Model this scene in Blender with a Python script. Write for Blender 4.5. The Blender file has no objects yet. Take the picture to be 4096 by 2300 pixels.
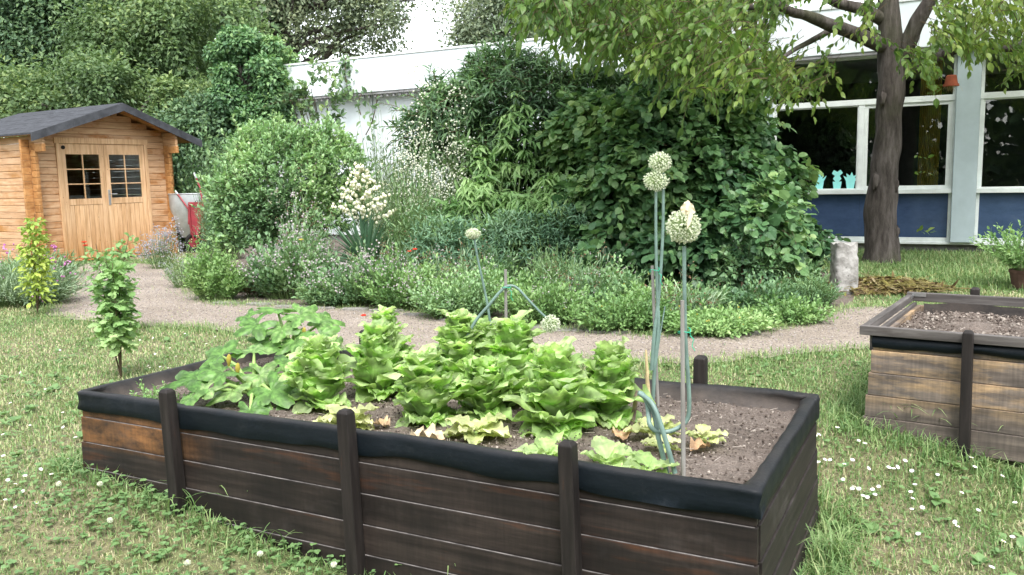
import bpy, math, random
import numpy as np
from mathutils import Vector, Matrix
R_ = math.radians
SC = bpy.context.scene
COL = SC.collection

# ------------------------------------------------------------------ camera
CAM_H, FPX, PITCH, ROLL = 1.35, 3420.0, R_(7.44), R_(1.27)
_F = np.array([0, math.cos(PITCH), -math.sin(PITCH)])
_R = np.array([1.0, 0, 0]); _U = np.cross(_R, _F)
RGT = math.cos(ROLL) * _R - math.sin(ROLL) * _U
UPV = math.cos(ROLL) * _U + math.sin(ROLL) * _R
FWD = _F
cd = bpy.data.cameras.new('camera'); cam = bpy.data.objects.new('camera', cd); COL.objects.link(cam)
cd.sensor_width = 36; cd.lens = FPX / 4096 * 36; cd.clip_end = 500; cd.clip_start = .05
m = Matrix((RGT, UPV, -FWD)).transposed().to_4x4(); m.translation = (0, 0, CAM_H)
cam.matrix_world = m
SC.camera = cam
# ------------------------------------------------------------------ light
SUN_EL, SUN_AZ = R_(55), R_(172)          # azimuth clockwise from +Y (ahead): behind the camera, to the left
w = bpy.data.worlds.new('World'); SC.world = w; w.use_nodes = True
nt = w.node_tree; bg = nt.nodes['Background']
sky = nt.nodes.new('ShaderNodeTexSky'); sky.sky_type = 'NISHITA'; sky.sun_disc = False
sky.sun_elevation = SUN_EL; sky.sun_rotation = SUN_AZ; sky.air_density = 1.0; sky.dust_density = 2.0; sky.ozone_density = 1.0
hs = nt.nodes.new('ShaderNodeHueSaturation'); hs.inputs['Saturation'].default_value = .22
nt.links.new(sky.outputs[0], hs.inputs['Color']); nt.links.new(hs.outputs[0], bg.inputs[0])
bg.inputs[1].default_value = .15
sd = bpy.data.lights.new('sun', 'SUN'); sun = bpy.data.objects.new('sun', sd); COL.objects.link(sun)
sd.energy = 1.1; sd.angle = R_(24); sd.color = (1, .975, .94)
sv = Vector((math.sin(SUN_AZ) * math.cos(SUN_EL), math.cos(SUN_AZ) * math.cos(SUN_EL), math.sin(SUN_EL)))
sun.rotation_euler = (-sv).to_track_quat('-Z', 'Y').to_euler(); sun.location = (0, 0, 20)
vs = SC.view_settings; vs.view_transform = 'Standard'; vs.look = 'None'; vs.exposure = 1.95; vs.gamma = 1
SC.cycles.max_bounces = 8; SC.cycles.transparent_max_bounces = 12
SC.cycles.use_denoising = True

# ------------------------------------------------------------------ pixel (of the 4096 px photograph) -> world
def ray(px, py): return (px - 2048) / FPX * RGT + (1150 - py) / FPX * UPV + FWD
def gz(x, y):
    """ground height: the lawn drops a little towards the camera"""
    t = np.clip((3.95 - (np.asarray(y, float) - .12 * (np.asarray(x, float) + 2))) / 1.0, 0, 1); return -.2 * t * t * (3 - 2 * t)
def atg(px, py, h=0.):
    z = 0.
    for _ in range(12): P = at(px, py, z + h); z = .5 * z + .5 * float(gz(P[0], P[1]))
    P[2] = z; return P
def at(px, py, z=0.):
    r = ray(px, py); return r * ((z - CAM_H) / r[2]) + np.array([0, 0, CAM_H])
def dep(px, py, Y):
    r = ray(px, py); return r * (Y / r[1]) + np.array([0, 0, CAM_H])
def on_plane(o, ang, px, py, off=0.):
    d = np.array([math.cos(ang), math.sin(ang)]); n = np.array([-d[1], d[0]]); r = ray(px, py)
    t = (np.dot(np.asarray(o)[:2], n) + off) / np.dot(r[:2], n); P = r[:2] * t
    return float((P - np.asarray(o)[:2]) @ d), CAM_H + r[2] * t
rng = np.random.default_rng(7)
def U(a, b, n=None): return rng.uniform(a, b, n)
def nz(v): return v / np.maximum(np.linalg.norm(v, axis=-1, keepdims=True), 1e-9)
_ks = np.random.default_rng(3).normal(size=(12, 3)); _ph = np.random.default_rng(4).uniform(0, 6.28, 12)
def noise(P, s=1., seed=0):
    P = np.asarray(P, float) * s + seed * 7.31
    return np.sin(P @ _ks.T * 1.6 + _ph).sum(-1) / 4.0          # roughly -1..1

# ------------------------------------------------------------------ mesh builder
class MB:
    def __init__(s): s.V = []; s.L = []; s.T = []; s.Rn = []; s.n = 0
    def add(s, V, F, rnd=0.5):
        V = np.asarray(V, float).reshape(-1, 3)
        if isinstance(F, np.ndarray):
            s.L.append((F + s.n).ravel()); s.T.append(np.full(len(F), F.shape[1]))
        else:
            s.L.append(np.array([i for f in F for i in f]) + s.n); s.T.append(np.array([len(f) for f in F]))
        s.V.append(V); s.Rn.append(np.broadcast_to(np.asarray(rnd, float), (len(V),))); s.n += len(V)
        return s
    def box(s, lo, hi, rnd=.5, M=None):
        (a, b, c), (d, e, f) = lo, hi
        V = np.array([(a,b,c),(d,b,c),(d,e,c),(a,e,c),(a,b,f),(d,b,f),(d,e,f),(a,e,f)], float)
        if M is not None: V = V @ np.asarray(M)[:3, :3].T + np.asarray(M)[:3, 3]
        return s.add(V, [(0,3,2,1),(4,5,6,7),(0,1,5,4),(1,2,6,5),(2,3,7,6),(3,0,4,7)], rnd)
    def tube(s, pts, rad, n=8, rnd=.5, wob=0., cap=True):
        P = np.asarray(pts, float); k = len(P); rad = np.broadcast_to(np.asarray(rad, float), (k,))
        T = nz(np.gradient(P, axis=0)); ref = np.array([0, 0, 1.]) if abs(T[0, 2]) < .9 else np.array([1., 0, 0])
        X = nz(np.cross(ref, T[0])); rings = []
        for i in range(k):
            X = nz(X - T[i] * np.dot(X, T[i])); Y = np.cross(T[i], X); a = np.arange(n) / n * 2 * math.pi
            rr = rad[i] * (1 + wob * noise(np.c_[np.cos(a), np.sin(a), np.full(n, i * .35)], 1.2))
            rings.append(P[i] + (np.cos(a) * rr)[:, None] * X + (np.sin(a) * rr)[:, None] * Y)
        V = np.concatenate(rings); i, j = np.meshgrid(np.arange(k - 1), np.arange(n), indexing='ij')
        q = np.stack([i * n + j, i * n + (j + 1) % n, (i + 1) * n + (j + 1) % n, (i + 1) * n + j], -1).reshape(-1, 4)
        s.add(V, q, rnd)
        if cap: s.add(np.concatenate([rings[0], rings[-1]]), [tuple(range(n))[::-1], tuple(range(n, 2 * n))], rnd)
        return s
    def grid(s, G, rnd=.5, closed=False):
        a, b = G.shape[:2]; i, j = np.meshgrid(np.arange(a if closed else a - 1), np.arange(b - 1), indexing='ij')
        q = np.stack([i * b + j, ((i + 1) % a) * b + j, ((i + 1) % a) * b + j + 1, i * b + j + 1], -1).reshape(-1, 4)
        return s.add(G.reshape(-1, 3), q, rnd if np.isscalar(rnd) else np.asarray(rnd).ravel())
    def lathe(s, prof, c, n=16, rnd=.5, axis=None):
        prof = np.asarray(prof, float); a = np.arange(n) / n * 2 * math.pi
        G = np.stack([np.stack([prof[:, 0] * math.cos(t), prof[:, 0] * math.sin(t), prof[:, 1]], -1) for t in a])
        if axis is not None: G = G @ np.array(Vector((0, 0, 1)).rotation_difference(Vector(axis)).to_matrix()).T
        return s.grid(G + np.asarray(c, float), rnd, True)
    def prism(s, poly, z0, z1, M=None, rnd=.5):
        n = len(poly); V = np.array([(x, y, z0) for x, y in poly] + [(x, y, z1) for x, y in poly], float)
        if M is not None: V = V @ np.asarray(M)[:3, :3].T + np.asarray(M)[:3, 3]
        return s.add(V, [tuple(range(n))[::-1], tuple(range(n, 2 * n))] + [(i, (i + 1) % n, (i + 1) % n + n, i + n) for i in range(n)], rnd)
    def build(s, name, mat, parent=None, smooth=False, bevel=0., local=False):
        me = bpy.data.meshes.new(name); V = np.concatenate(s.V)
        if parent is not None and not local: V = V - np.array(parent.get('_w', parent.location))
        L = np.concatenate(s.L); T = np.concatenate(s.T)
        me.vertices.add(len(V)); me.vertices.foreach_set('co', V.ravel())
        me.loops.add(len(L)); me.loops.foreach_set('vertex_index', L.astype(np.int32))
        me.polygons.add(len(T)); me.polygons.foreach_set('loop_start', np.r_[0, np.cumsum(T)[:-1]].astype(np.int32))
        me.polygons.foreach_set('use_smooth', np.full(len(T), smooth))
        at_ = me.attributes.new('rnd', 'FLOAT', 'POINT'); at_.data.foreach_set('value', np.concatenate(s.Rn))
        me.update(calc_edges=True); me.validate()
        if mat: me.materials.append(mat)
        o = bpy.data.objects.new(name, me); COL.objects.link(o)
        if parent is not None:
            o.parent = parent
            if '_w' in parent: o['_w'] = parent['_w']
        if bevel:
            b = o.modifiers.new('bevel', 'BEVEL'); b.width = bevel; b.segments = 2; b.limit_method = 'ANGLE'
        return o
def tag(o, label=None, cat=None, group=None, kind=None):
    for k, v in (('label', label), ('category', cat), ('group', group), ('kind', kind)):
        if v: o[k] = v
    return o
def thing(name, label, cat, loc=(0, 0, 0), yaw=0., group=None):
    o = bpy.data.objects.new(name, None); COL.objects.link(o); o.empty_display_size = .1
    o.location = [float(x) for x in loc]; o.rotation_euler = (0, 0, yaw); o['_w'] = [float(x) for x in loc]
    return tag(o, label, cat, group)
def clean():
    for o in bpy.data.objects:
        if '_w' in o: del o['_w']

# ------------------------------------------------------------------ materials
def newmat(name):
    m = bpy.data.materials.new(name); m.use_nodes = True; nt = m.node_tree
    return m, nt, nt.nodes['Principled BSDF'], nt.nodes['Material Output']
def ramp(nt, stops, fac):
    r = nt.nodes.new('ShaderNodeValToRGB'); e = r.color_ramp.elements
    while len(e) < len(stops): e.new(.5)
    for q, (p, c) in zip(e, stops): q.position = p; q.color = (*c, 1)
    if fac is not None: nt.links.new(fac, r.inputs[0])
    return r
def tex(nt, kind, scale, detail=4, rough=.55, vec=None, mapscale=None):
    n = nt.nodes.new(kind); n.inputs['Scale'].default_value = scale
    if kind == 'ShaderNodeTexNoise': n.inputs['Detail'].default_value = detail; n.inputs['Roughness'].default_value = rough
    if vec is None:
        tc = nt.nodes.new('ShaderNodeTexCoord'); vec = tc.outputs['Object']
    if mapscale:
        mp = nt.nodes.new('ShaderNodeMapping'); mp.inputs['Scale'].default_value = mapscale; nt.links.new(vec, mp.inputs[0]); vec = mp.outputs[0]
    nt.links.new(vec, n.inputs['Vector']); return n
def mixc(nt, a, b, fac, mode='MIX'):
    n = nt.nodes.new('ShaderNodeMix'); n.data_type = 'RGBA'; n.blend_type = mode
    for s, v in ((n.inputs[6], a), (n.inputs[7], b), (n.inputs[0], fac)):
        if hasattr(v, 'is_output'): nt.links.new(v, s)
        elif isinstance(v, (int, float)): s.default_value = v
        else: s.default_value = (*v, 1)
    return n.outputs[2]
def bump(nt, h, bs, strength=.4, dist=.01):
    b = nt.nodes.new('ShaderNodeBump'); b.inputs['Strength'].default_value = strength; b.inputs['Distance'].default_value = dist
    nt.links.new(h, b.inputs['Height']); nt.links.new(b.outputs[0], bs.inputs['Normal'])
def attr(nt, n='rnd'):
    a = nt.nodes.new('ShaderNodeAttribute'); a.attribute_name = n; return a.outputs['Fac']
def leafmat(name, cols, trans=.3, rough=.5, spec=.35, mottle=0.):
    if name.startswith('leaf_'): cols = [(c[0] * 1.9, c[1] * 1.9, c[2] * 2.3) for c in cols]
    m, nt, p, out = newmat(name)
    r = ramp(nt, [(i / (len(cols) - 1), c) for i, c in enumerate(cols)], attr(nt)); c = r.outputs[0]
    if mottle:
        n = tex(nt, 'ShaderNodeTexNoise', mottle, 3); c = mixc(nt, c, ramp(nt, [(.4, (.6, .6, .6)), (.65, (1.25, 1.25, 1.2))], n.outputs[0]).outputs[0], 1., 'MULTIPLY')
    nt.links.new(c, p.inputs['Base Color']); p.inputs['Roughness'].default_value = rough; p.inputs['Specular IOR Level'].default_value = spec
    t = nt.nodes.new('ShaderNodeBsdfTranslucent'); nt.links.new(mixc(nt, c, (1.25, 1.3, .85), 1., 'MULTIPLY'), t.inputs[0])
    mx = nt.nodes.new('ShaderNodeMixShader'); mx.inputs[0].default_value = trans
    nt.links.new(p.outputs[0], mx.inputs[1]); nt.links.new(t.outputs[0], mx.inputs[2]); nt.links.new(mx.outputs[0], out.inputs[0])
    return m
def plain(name, c, rough=.6, spec=.4, metal=0., var=.12, vs=6., bmp=0.):
    m, nt, p, out = newmat(name)
    n = tex(nt, 'ShaderNodeTexNoise', vs, 5, .65)
    lo = tuple(x * (1 - var) for x in c); hi = tuple(min(1, x * (1 + var)) for x in c)
    nt.links.new(ramp(nt, [(.35, lo), (.65, hi)], n.outputs[0]).outputs[0], p.inputs['Base Color'])
    p.inputs['Roughness'].default_value = rough; p.inputs['Specular IOR Level'].default_value = spec; p.inputs['Metallic'].default_value = metal
    if bmp: bump(nt, tex(nt, 'ShaderNodeTexNoise', vs * 8, 4).outputs[0], p, bmp, .004)
    return m
def woodmat(name, cols, mapscale, stain=None, rough=.65, knots=None, saw=None):
    """cols: dark..light grain; stain=(colour, lo, hi, (sx,sy,sz)) patches of another tone"""
    m, nt, p, out = newmat(name)
    tc = nt.nodes.new('ShaderNodeTexCoord'); vec = tc.outputs['Object']
    a = nt.nodes.new('ShaderNodeVectorMath'); a.operation = 'ADD'
    cmb = nt.nodes.new('ShaderNodeCombineXYZ'); ml = nt.nodes.new('ShaderNodeMath'); ml.operation = 'MULTIPLY'; ml.inputs[1].default_value = 37.
    nt.links.new(attr(nt), ml.inputs[0])
    for i in range(3): nt.links.new(ml.outputs[0], cmb.inputs[i])
    nt.links.new(vec, a.inputs[0]); nt.links.new(cmb.outputs[0], a.inputs[1]); vv = a.outputs[0]
    g = tex(nt, 'ShaderNodeTexNoise', 1., 6, .65, vv, mapscale)
    c = ramp(nt, [(.3, cols[0]), (.5, cols[1]), (.72, cols[2])], g.outputs[0]).outputs[0]
    bt = ramp(nt, [(0, (.8, .8, .8)), (1, (1.2, 1.2, 1.2))], attr(nt)).outputs[0]
    c = mixc(nt, c, bt, 1., 'MULTIPLY')
    if stain:
        for st in (stain if isinstance(stain, list) else [stain]):
            col, lo, hi, ms = st[:4]
            n2 = tex(nt, 'ShaderNodeTexNoise', 1., 5, .7, vv, ms)
            fac = ramp(nt, [(lo, (0, 0, 0)), (hi, (1, 1, 1))], n2.outputs[0]).outputs[0]
            for ax, f0, f1 in st[4:]:      # limited along an axis with a soft ragged edge
                sp = nt.nodes.new('ShaderNodeSeparateXYZ'); nt.links.new(tc.outputs['Object'], sp.inputs[0])
                mr = nt.nodes.new('ShaderNodeMapRange'); mr.inputs[1].default_value = f0; mr.inputs[2].default_value = f1
                nt.links.new(sp.outputs[ax], mr.inputs[0]); fac = mixc(nt, (0, 0, 0), fac, mr.outputs[0])
            c = mixc(nt, c, mixc(nt, col, ramp(nt, [(.3, (.6, .6, .6)), (.7, (1.3, 1.3, 1.3))], g.outputs[0]).outputs[0], 1., 'MULTIPLY'), fac)
    if saw:
        sn = tex(nt, 'ShaderNodeTexNoise', 1., 3, .6, vv, saw); c = mixc(nt, c, ramp(nt, [(.35, (.86, .86, .86)), (.65, (1.12, 1.11, 1.1))], sn.outputs[0]).outputs[0], 1., 'MULTIPLY')
        s2 = tex(nt, 'ShaderNodeTexNoise', 1., 4, .65, vv, (2.2, 2.2, 3.5)); c = mixc(nt, c, ramp(nt, [(.32, (.6, .6, .62)), (.66, (1.5, 1.4, 1.35))], s2.outputs[0]).outputs[0], 1., 'MULTIPLY')
    if knots:
        v = tex(nt, 'ShaderNodeTexVoronoi', 1., vec=vv, mapscale=knots)
        kf = ramp(nt, [(.03, (1, 1, 1)), (.09, (0, 0, 0))], v.outputs['Distance']).outputs[0]
        c = mixc(nt, c, tuple(x * .35 for x in cols[0]), kf)
    nt.links.new(c, p.inputs['Base Color']); p.inputs['Roughness'].default_value = rough; p.inputs['Specular IOR Level'].default_value = .3
    bump(nt, g.outputs[0], p, .35, .004)
    return m
def glassmat(name, tint=(.8, .85, .85), refl=1.5):
    m, nt, p, out = newmat(name); nt.nodes.remove(p)
    t = nt.nodes.new('ShaderNodeBsdfTransparent'); t.inputs[0].default_value = (*tint, 1)
    g = nt.nodes.new('ShaderNodeBsdfGlossy'); g.inputs['Roughness'].default_value = .01
    fr = nt.nodes.new('ShaderNodeFresnel'); fr.inputs[0].default_value = 1.5
    k = nt.nodes.new('ShaderNodeMath'); k.operation = 'MULTIPLY'; k.inputs[1].default_value = refl; k.use_clamp = True
    nt.links.new(fr.outputs[0], k.inputs[0]); mx = nt.nodes.new('ShaderNodeMixShader')
    nt.links.new(k.outputs[0], mx.inputs[0]); nt.links.new(t.outputs[0], mx.inputs[1]); nt.links.new(g.outputs[0], mx.inputs[2]); nt.links.new(mx.outputs[0], out.inputs[0])
    return m

# ------------------------------------------------------------------ foliage
def tri(*f): return np.array(f)
T_DIA = (np.array([(0,0,0),(-.3,.42,.07),(0,1,-.1),(.3,.42,.07)]), tri((0,2,1),(0,3,2)))
T_OV = (np.array([(0,0,0),(-.22,.22,.05),(.22,.22,.05),(0,.35,0),(-.26,.58,.03),(.26,.58,.03),(0,.7,-.05),(0,1,-.2)]),
        tri((0,3,1),(0,2,3),(1,3,4),(2,5,3),(3,6,4),(3,5,6),(4,6,7),(5,7,6)))
T_LAN = (np.array([(0,0,0),(-.1,.25,.03),(.1,.25,.03),(0,.3,-.01),(-.1,.58,-.05),(.1,.58,-.05),(0,.62,-.09),(0,1,-.32)]), T_OV[1])
T_RND = (np.array([(0,0,0),(-.3,.1,.06),(.3,.1,.06),(0,.35,0),(-.44,.45,.03),(.44,.45,.03),(-.3,.8,-.03),(.3,.8,-.03),(0,.7,-.04),(0,1.02,-.16)]),
         tri((0,3,1),(0,2,3),(1,3,4),(2,5,3),(3,8,4),(3,5,8),(4,8,6),(5,7,8),(6,8,9),(7,9,8)))
def fan(r, a, z=None):
    n = len(r); r = np.array(r); a = np.array(a)
    V = np.c_[r * np.sin(a), .35 + r * -np.cos(a), (z if z is not None else -.12 * (r / r.max()) ** 2 + .03 * np.cos(np.arange(n) * math.pi))]
    return (np.concatenate([[(0, .35, .03)], V]), np.array([(0, 1 + (i + 1) % n, 1 + i) for i in range(n)]))
_a = np.linspace(0, 2 * math.pi, 15)[:-1] + math.pi / 14
T_LOB = fan([.3,.52,.36,.58,.4,.62,.66,.66,.62,.4,.58,.36,.52,.3], np.linspace(.35, 2 * math.pi - .35, 14))
T_OCT = (np.array([(1,0,0),(-1,0,0),(0,1,0),(0,-1,0),(0,0,1),(0,0,-1)], float) * .5, tri((0,2,4),(2,1,4),(1,3,4),(3,0,4),(2,0,5),(1,2,5),(3,1,5),(0,3,5)))
def place(mb, T, pos, d, n, size, rnd, wid=1.):
    TV, TF = T; N = len(pos); y = nz(d); x = nz(np.cross(y, n)); z = np.cross(x, y)
    size = np.broadcast_to(np.asarray(size, float), (N,)); wid = np.broadcast_to(np.asarray(wid, float), (N,))
    V = pos[:, None] + size[:, None, None] * ((TV[None, :, 0] * wid[:, None])[..., None] * x[:, None] + TV[None, :, 1, None] * y[:, None] + TV[None, :, 2, None] * z[:, None])
    F = (TF[None] + (np.arange(N) * len(TV))[:, None, None]).reshape(-1, TF.shape[1])
    mb.add(V.reshape(-1, 3), F, np.repeat(np.clip(np.broadcast_to(rnd, (N,)), 0, 1), len(TV)))
def stems(mb, A, B, ra, rb, rnd=.5):
    A = np.asarray(A, float); B = np.asarray(B, float); d = nz(B - A); ref = np.where(np.abs(d[:, 2:]) < .9, [[0, 0, 1.]], [[1., 0, 0]]); x = nz(np.cross(d, ref)); y = np.cross(d, x)
    ra = np.broadcast_to(np.asarray(ra, float), (len(A),)); rb = np.broadcast_to(np.asarray(rb, float), (len(A),)); V = []
    for P, r in ((A, ra), (B, rb)):
        for k in range(3):
            t = k * 2.0944; V.append(P + r[:, None] * (math.cos(t) * x + math.sin(t) * y))
    V = np.stack(V, 1); F = np.array([(0,1,4,3),(1,2,5,4),(2,0,3,5)]); N = len(A)
    mb.add(V.reshape(-1, 3), (F[None] + (np.arange(N) * 6)[:, None, None]).reshape(-1, 4), np.repeat(np.broadcast_to(rnd, (N,)), 6))
def shoots(mb, O, D, L, k, size, T, spread=.9, droop=.2, rnd=.5, rj=.25, stemmb=None, sr=.003, start=.15, upb=.7, wid=1., ldroop=0.):
    N = len(O); D = nz(D); L = np.broadcast_to(np.asarray(L, float), (N,)); rnd = np.broadcast_to(np.asarray(rnd, float), (N,))
    ref = nz(rng.normal(size=(N, 3))); X = nz(np.cross(D, ref)); Y = np.cross(D, X); ph = U(0, 6.28, N)
    prev = O
    for j in range(k):
        t = start + (1 - start) * (j + .7) / k; P = O + D * (L * t)[:, None]; P[:, 2] -= droop * L * t * t
        a = ph + j * 2.4 + U(-.4, .4, N); sp = spread * (1 - .5 * (j / max(1, k - 1)) ** 2)
        d = math.cos(sp) * D + math.sin(sp) * (np.cos(a)[:, None] * X + np.sin(a)[:, None] * Y); d[:, 2] -= droop * t + ldroop; d = nz(d)
        n = upb * np.array([0, 0, 1.]) + .5 * D + .35 * rng.normal(size=(N, 3))
        place(mb, T, P, d, n, size * U(.7, 1.2, N), rnd + U(-rj, rj, N), wid * U(.85, 1.1, N))
        if stemmb is not None and j % 2 == 1 or (stemmb is not None and j == k - 1): stems(stemmb, prev, P, sr, sr * .7); prev = P
def sphere_dirs(n, zmin=-.35):
    z = U(zmin, 1, n); a = U(0, 6.283, n); r = np.sqrt(1 - z * z); return np.c_[r * np.cos(a), r * np.sin(a), z]
def blob_pts(blobs, n, zmin=-.4, lump=.18, back=.35, fill=0.):
    """points near the surface of a union of ellipsoids, with outward normals"""
    B = np.array(blobs, float); ar = (B[:, 3] * B[:, 5] + B[:, 4] * B[:, 5] + B[:, 3] * B[:, 4]); idx = rng.choice(len(B), n, p=ar / ar.sum())
    d = sphere_dirs(n, zmin); c = B[idx, :3]; r = B[idx, 3:]
    u = 1 + lump * noise(c + d * r, 2.2) - np.abs(rng.normal(0, .1, n)) - fill * U(.25, .55, n)
    P = c + d * r * u[:, None]; nn = nz(d / r)
    keep = (nn[:, 1] < .25) | (rng.random(n) < back); keep &= P[:, 2] > .03
    for j in range(len(B)):
        q = ((P - B[j, :3]) / B[j, 3:]); keep &= ~((q * q).sum(1) < .55 - .45 * fill) | (idx == j)
    return P[keep], nn[keep]
def bush(name, label, cat, blobs, n, L, k, size, T, mat, stem, group=None, up=.5, droop=.15, spread=.9, lump=.18, base=None, nstem=14, fill=.5, back=.35, sr=.004, zmin=-.4, upb=.7, flowers=None, ldroop=0., seed=1):
    base = np.array(base if base is not None else (blobs[0][0], blobs[0][1], 0.), float)
    E = thing(name, label, cat, base, group=group); mb = MB(); sm = MB()
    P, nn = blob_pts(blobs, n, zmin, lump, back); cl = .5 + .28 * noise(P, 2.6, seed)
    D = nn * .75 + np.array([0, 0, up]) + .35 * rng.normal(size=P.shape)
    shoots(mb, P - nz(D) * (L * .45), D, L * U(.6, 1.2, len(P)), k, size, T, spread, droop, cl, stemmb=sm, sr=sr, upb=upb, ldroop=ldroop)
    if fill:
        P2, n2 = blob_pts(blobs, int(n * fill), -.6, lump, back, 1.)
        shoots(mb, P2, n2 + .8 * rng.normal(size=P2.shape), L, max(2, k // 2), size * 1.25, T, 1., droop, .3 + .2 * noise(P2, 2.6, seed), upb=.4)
    B = np.array(blobs); 
    for i in range(nstem):
        j = rng.integers(len(B)); e = B[j, :3] + sphere_dirs(1, 0)[0] * B[j, 3:] * .7; s0 = base + np.r_[U(-.18, .18, 2) * B[0, 3], 0]
        mid = s0 * .4 + e * .6 + np.r_[U(-.1, .1, 2), .1]; sm.tube([s0, s0 * .65 + mid * .35 + np.r_[U(-.04, .04, 2), 0], mid, e], np.array([3.2, 2.6, 2., 1.]) * sr * 1.6, 5)
    q = rng.choice(len(P), max(6, len(P) // 14)); Dw = nn[q] + np.array([0, 0, up * 1.4]) + .3 * rng.normal(size=(len(q), 3))
    shoots(mb, P[q] - nz(Dw) * L * .3, Dw, L * U(1.2, 2.3, len(q)), k + 2, size * .9, T, spread * .9, droop, cl[q] + .12, stemmb=sm, sr=sr, upb=upb, ldroop=ldroop, start=.3)
    mb.build('foliage', mat, E); sm.build('branch', stem, E, smooth=True)
    if flowers:
        fm, fs, fn = flowers; f = MB(); q = rng.choice(len(P), min(fn, len(P)), replace=False)
        place(f, T_OCT, P[q] + nz(D[q]) * L * .5, rng.normal(size=(len(q), 3)), rng.normal(size=(len(q), 3)), fs * U(.6, 1.3, len(q)), U(0, 1, len(q)))
        f.build('inflorescence', fm, E)
    return E
def herb(name, label, cat, c, rx, ry, h, n, k, size, T, mat, stem, spread=.9, lean=.5, flower=None, droop=.1, wid=1., group=None, flat=.55, sr=.0025, start=.15, seed=2, upb=.7):
    c = np.array([c[0], c[1], 0.]); E = thing(name, label, cat, c, group=group); mb, sm = MB(), MB()
    a = U(0, 6.283, n); q = np.sqrt(U(0, 1, n)); off = np.c_[q * np.cos(a) * rx, q * np.sin(a) * ry, np.zeros(n)]
    O = c + off * .6; tipz = h * (flat + (1 - flat) * np.sqrt(np.clip(1 - q * q, 0, 1))) * np.where(rng.random(n) < .12, U(1., 1.4, n), U(.5, 1.05, n)) * (1 + .25 * noise(c + off, 3., seed))
    tip = c + off * (1 + lean * .3) + np.c_[np.zeros(n), np.zeros(n), tipz] + np.c_[rng.normal(0, .03, (n, 2)), np.zeros(n)]
    D = tip - O; L = np.linalg.norm(D, axis=1); cl = .5 + .25 * noise(tip, 4., seed)
    if k: shoots(mb, O, D, L, k, size, T, spread, droop, cl, stemmb=sm, sr=sr, start=start, wid=wid, upb=upb)
    else: stems(sm, O, tip, sr, sr * .6)
    if k: mb.build('foliage', mat, E)
    sm.build('stem', stem, E)
    if flower:
        fm, fs, fn, cluster, rad = flower; s = rng.choice(n, min(n, fn), replace=False); P = np.repeat(tip[s], cluster, 0) + rng.normal(0, rad, (len(s) * cluster, 3)) + [0, 0, .01 - droop * h * .5]
        f = MB(); N = len(P); place(f, T_OCT, P, rng.normal(size=(N, 3)), rng.normal(size=(N, 3)), fs * U(.6, 1.3, N), U(0, 1, N)); f.build('inflorescence', fm, E)
    return E

M = {}
M['bark'] = None
def bark(name, c0, c1, c2, sc=(9, 9, 1.6)):
    m, nt, p, out = newmat(name)
    n = tex(nt, 'ShaderNodeTexNoise', 1.6, 8, .7, mapscale=sc); n2 = tex(nt, 'ShaderNodeTexNoise', 1.1, 4, .6)
    c = ramp(nt, [(.3, c0), (.5, c1), (.72, c2)], n.outputs[0]).outputs[0]
    c = mixc(nt, c, (.055, .06, .03), ramp(nt, [(.52, (0, 0, 0)), (.7, (.7, .7, .7))], n2.outputs[0]).outputs[0])
    nt.links.new(c, p.inputs['Base Color']); p.inputs['Roughness'].default_value = .9; p.inputs['Specular IOR Level'].default_value = .15
    bump(nt, n.outputs[0], p, .9, .03); return m
M['bark'] = bark('bark', (.03, .025, .022), (.085, .073, .066), (.17, .15, .14))
M['twig'] = plain('twig', (.09, .065, .04), .8, .2, var=.3)
M['greenstem'] = plain('greenstem', (.1, .16, .05), .6, .3, var=.25)
M['leaf_dark'] = leafmat('leaf_dark', [(.022, .05, .019), (.052, .1, .036), (.11, .18, .06)], .3, .42, .5)
M['leaf_mid'] = leafmat('leaf_mid', [(.04, .08, .034), (.08, .145, .055), (.15, .215, .085)], .3, .45, .45)
M['leaf_round'] = leafmat('leaf_round', [(.018, .046, .017), (.04, .09, .03), (.08, .145, .046), (.13, .19, .055)], .28, .45, .45)
M['leaf_bright'] = leafmat('leaf_bright', [(.05, .105, .03), (.1, .175, .05), (.17, .25, .085)], .32, .45, .4)
M['leaf_lime'] = leafmat('leaf_lime', [(.07, .13, .035), (.12, .2, .06), (.2, .27, .1)], .3, .5, .3)
M['leaf_yellow'] = leafmat('leaf_yellow', [(.09, .14, .025), (.16, .22, .035), (.26, .3, .06)], .35, .45, .35)
M['leaf_pale'] = leafmat('leaf_pale', [(.06, .11, .045), (.12, .2, .075), (.2, .28, .11)], .3, .45, .45)
M['leaf_blue'] = leafmat('leaf_blue', [(.035, .075, .036), (.07, .13, .062), (.13, .2, .1)], .2, .5, .35)
M['leaf_grey'] = leafmat('leaf_grey', [(.06, .095, .05), (.125, .175, .09), (.22, .27, .15)], .25, .6, .25)
M['leaf_far'] = leafmat('leaf_far', [(.03, .055, .024), (.065, .11, .042), (.14, .19, .065)], .3, .5, .35)
M['leaf_maple'] = leafmat('leaf_maple', [(.03, .055, .018), (.062, .1, .032), (.14, .18, .052)], .32, .5, .35)
M['leaf_far_dark'] = leafmat('leaf_far_dark', [(.017, .036, .016), (.037, .072, .03), (.08, .125, .045)], .25, .5, .35)
M['leaf_far_brown'] = leafmat('leaf_far_brown', [(.045, .062, .034), (.09, .115, .06), (.17, .19, .095)], .3, .55, .3)
M['leaf_tree'] = leafmat('leaf_tree', [(.03, .064, .013), (.068, .115, .022), (.15, .19, .038)], .42, .42, .4)
M['dry'] = leafmat('dry', [(.07, .04, .025), (.16, .1, .06), (.3, .22, .13)], .15, .8, .15)
M['white_fl'] = leafmat('white_fl', [(.6, .62, .52), (.75, .76, .68), (.85, .85, .8)], .25, .6, .2)
M['cream_fl'] = leafmat('cream_fl', [(.68, .66, .5), (.8, .79, .64), (.86, .85, .74)], .25, .6, .2)
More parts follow.
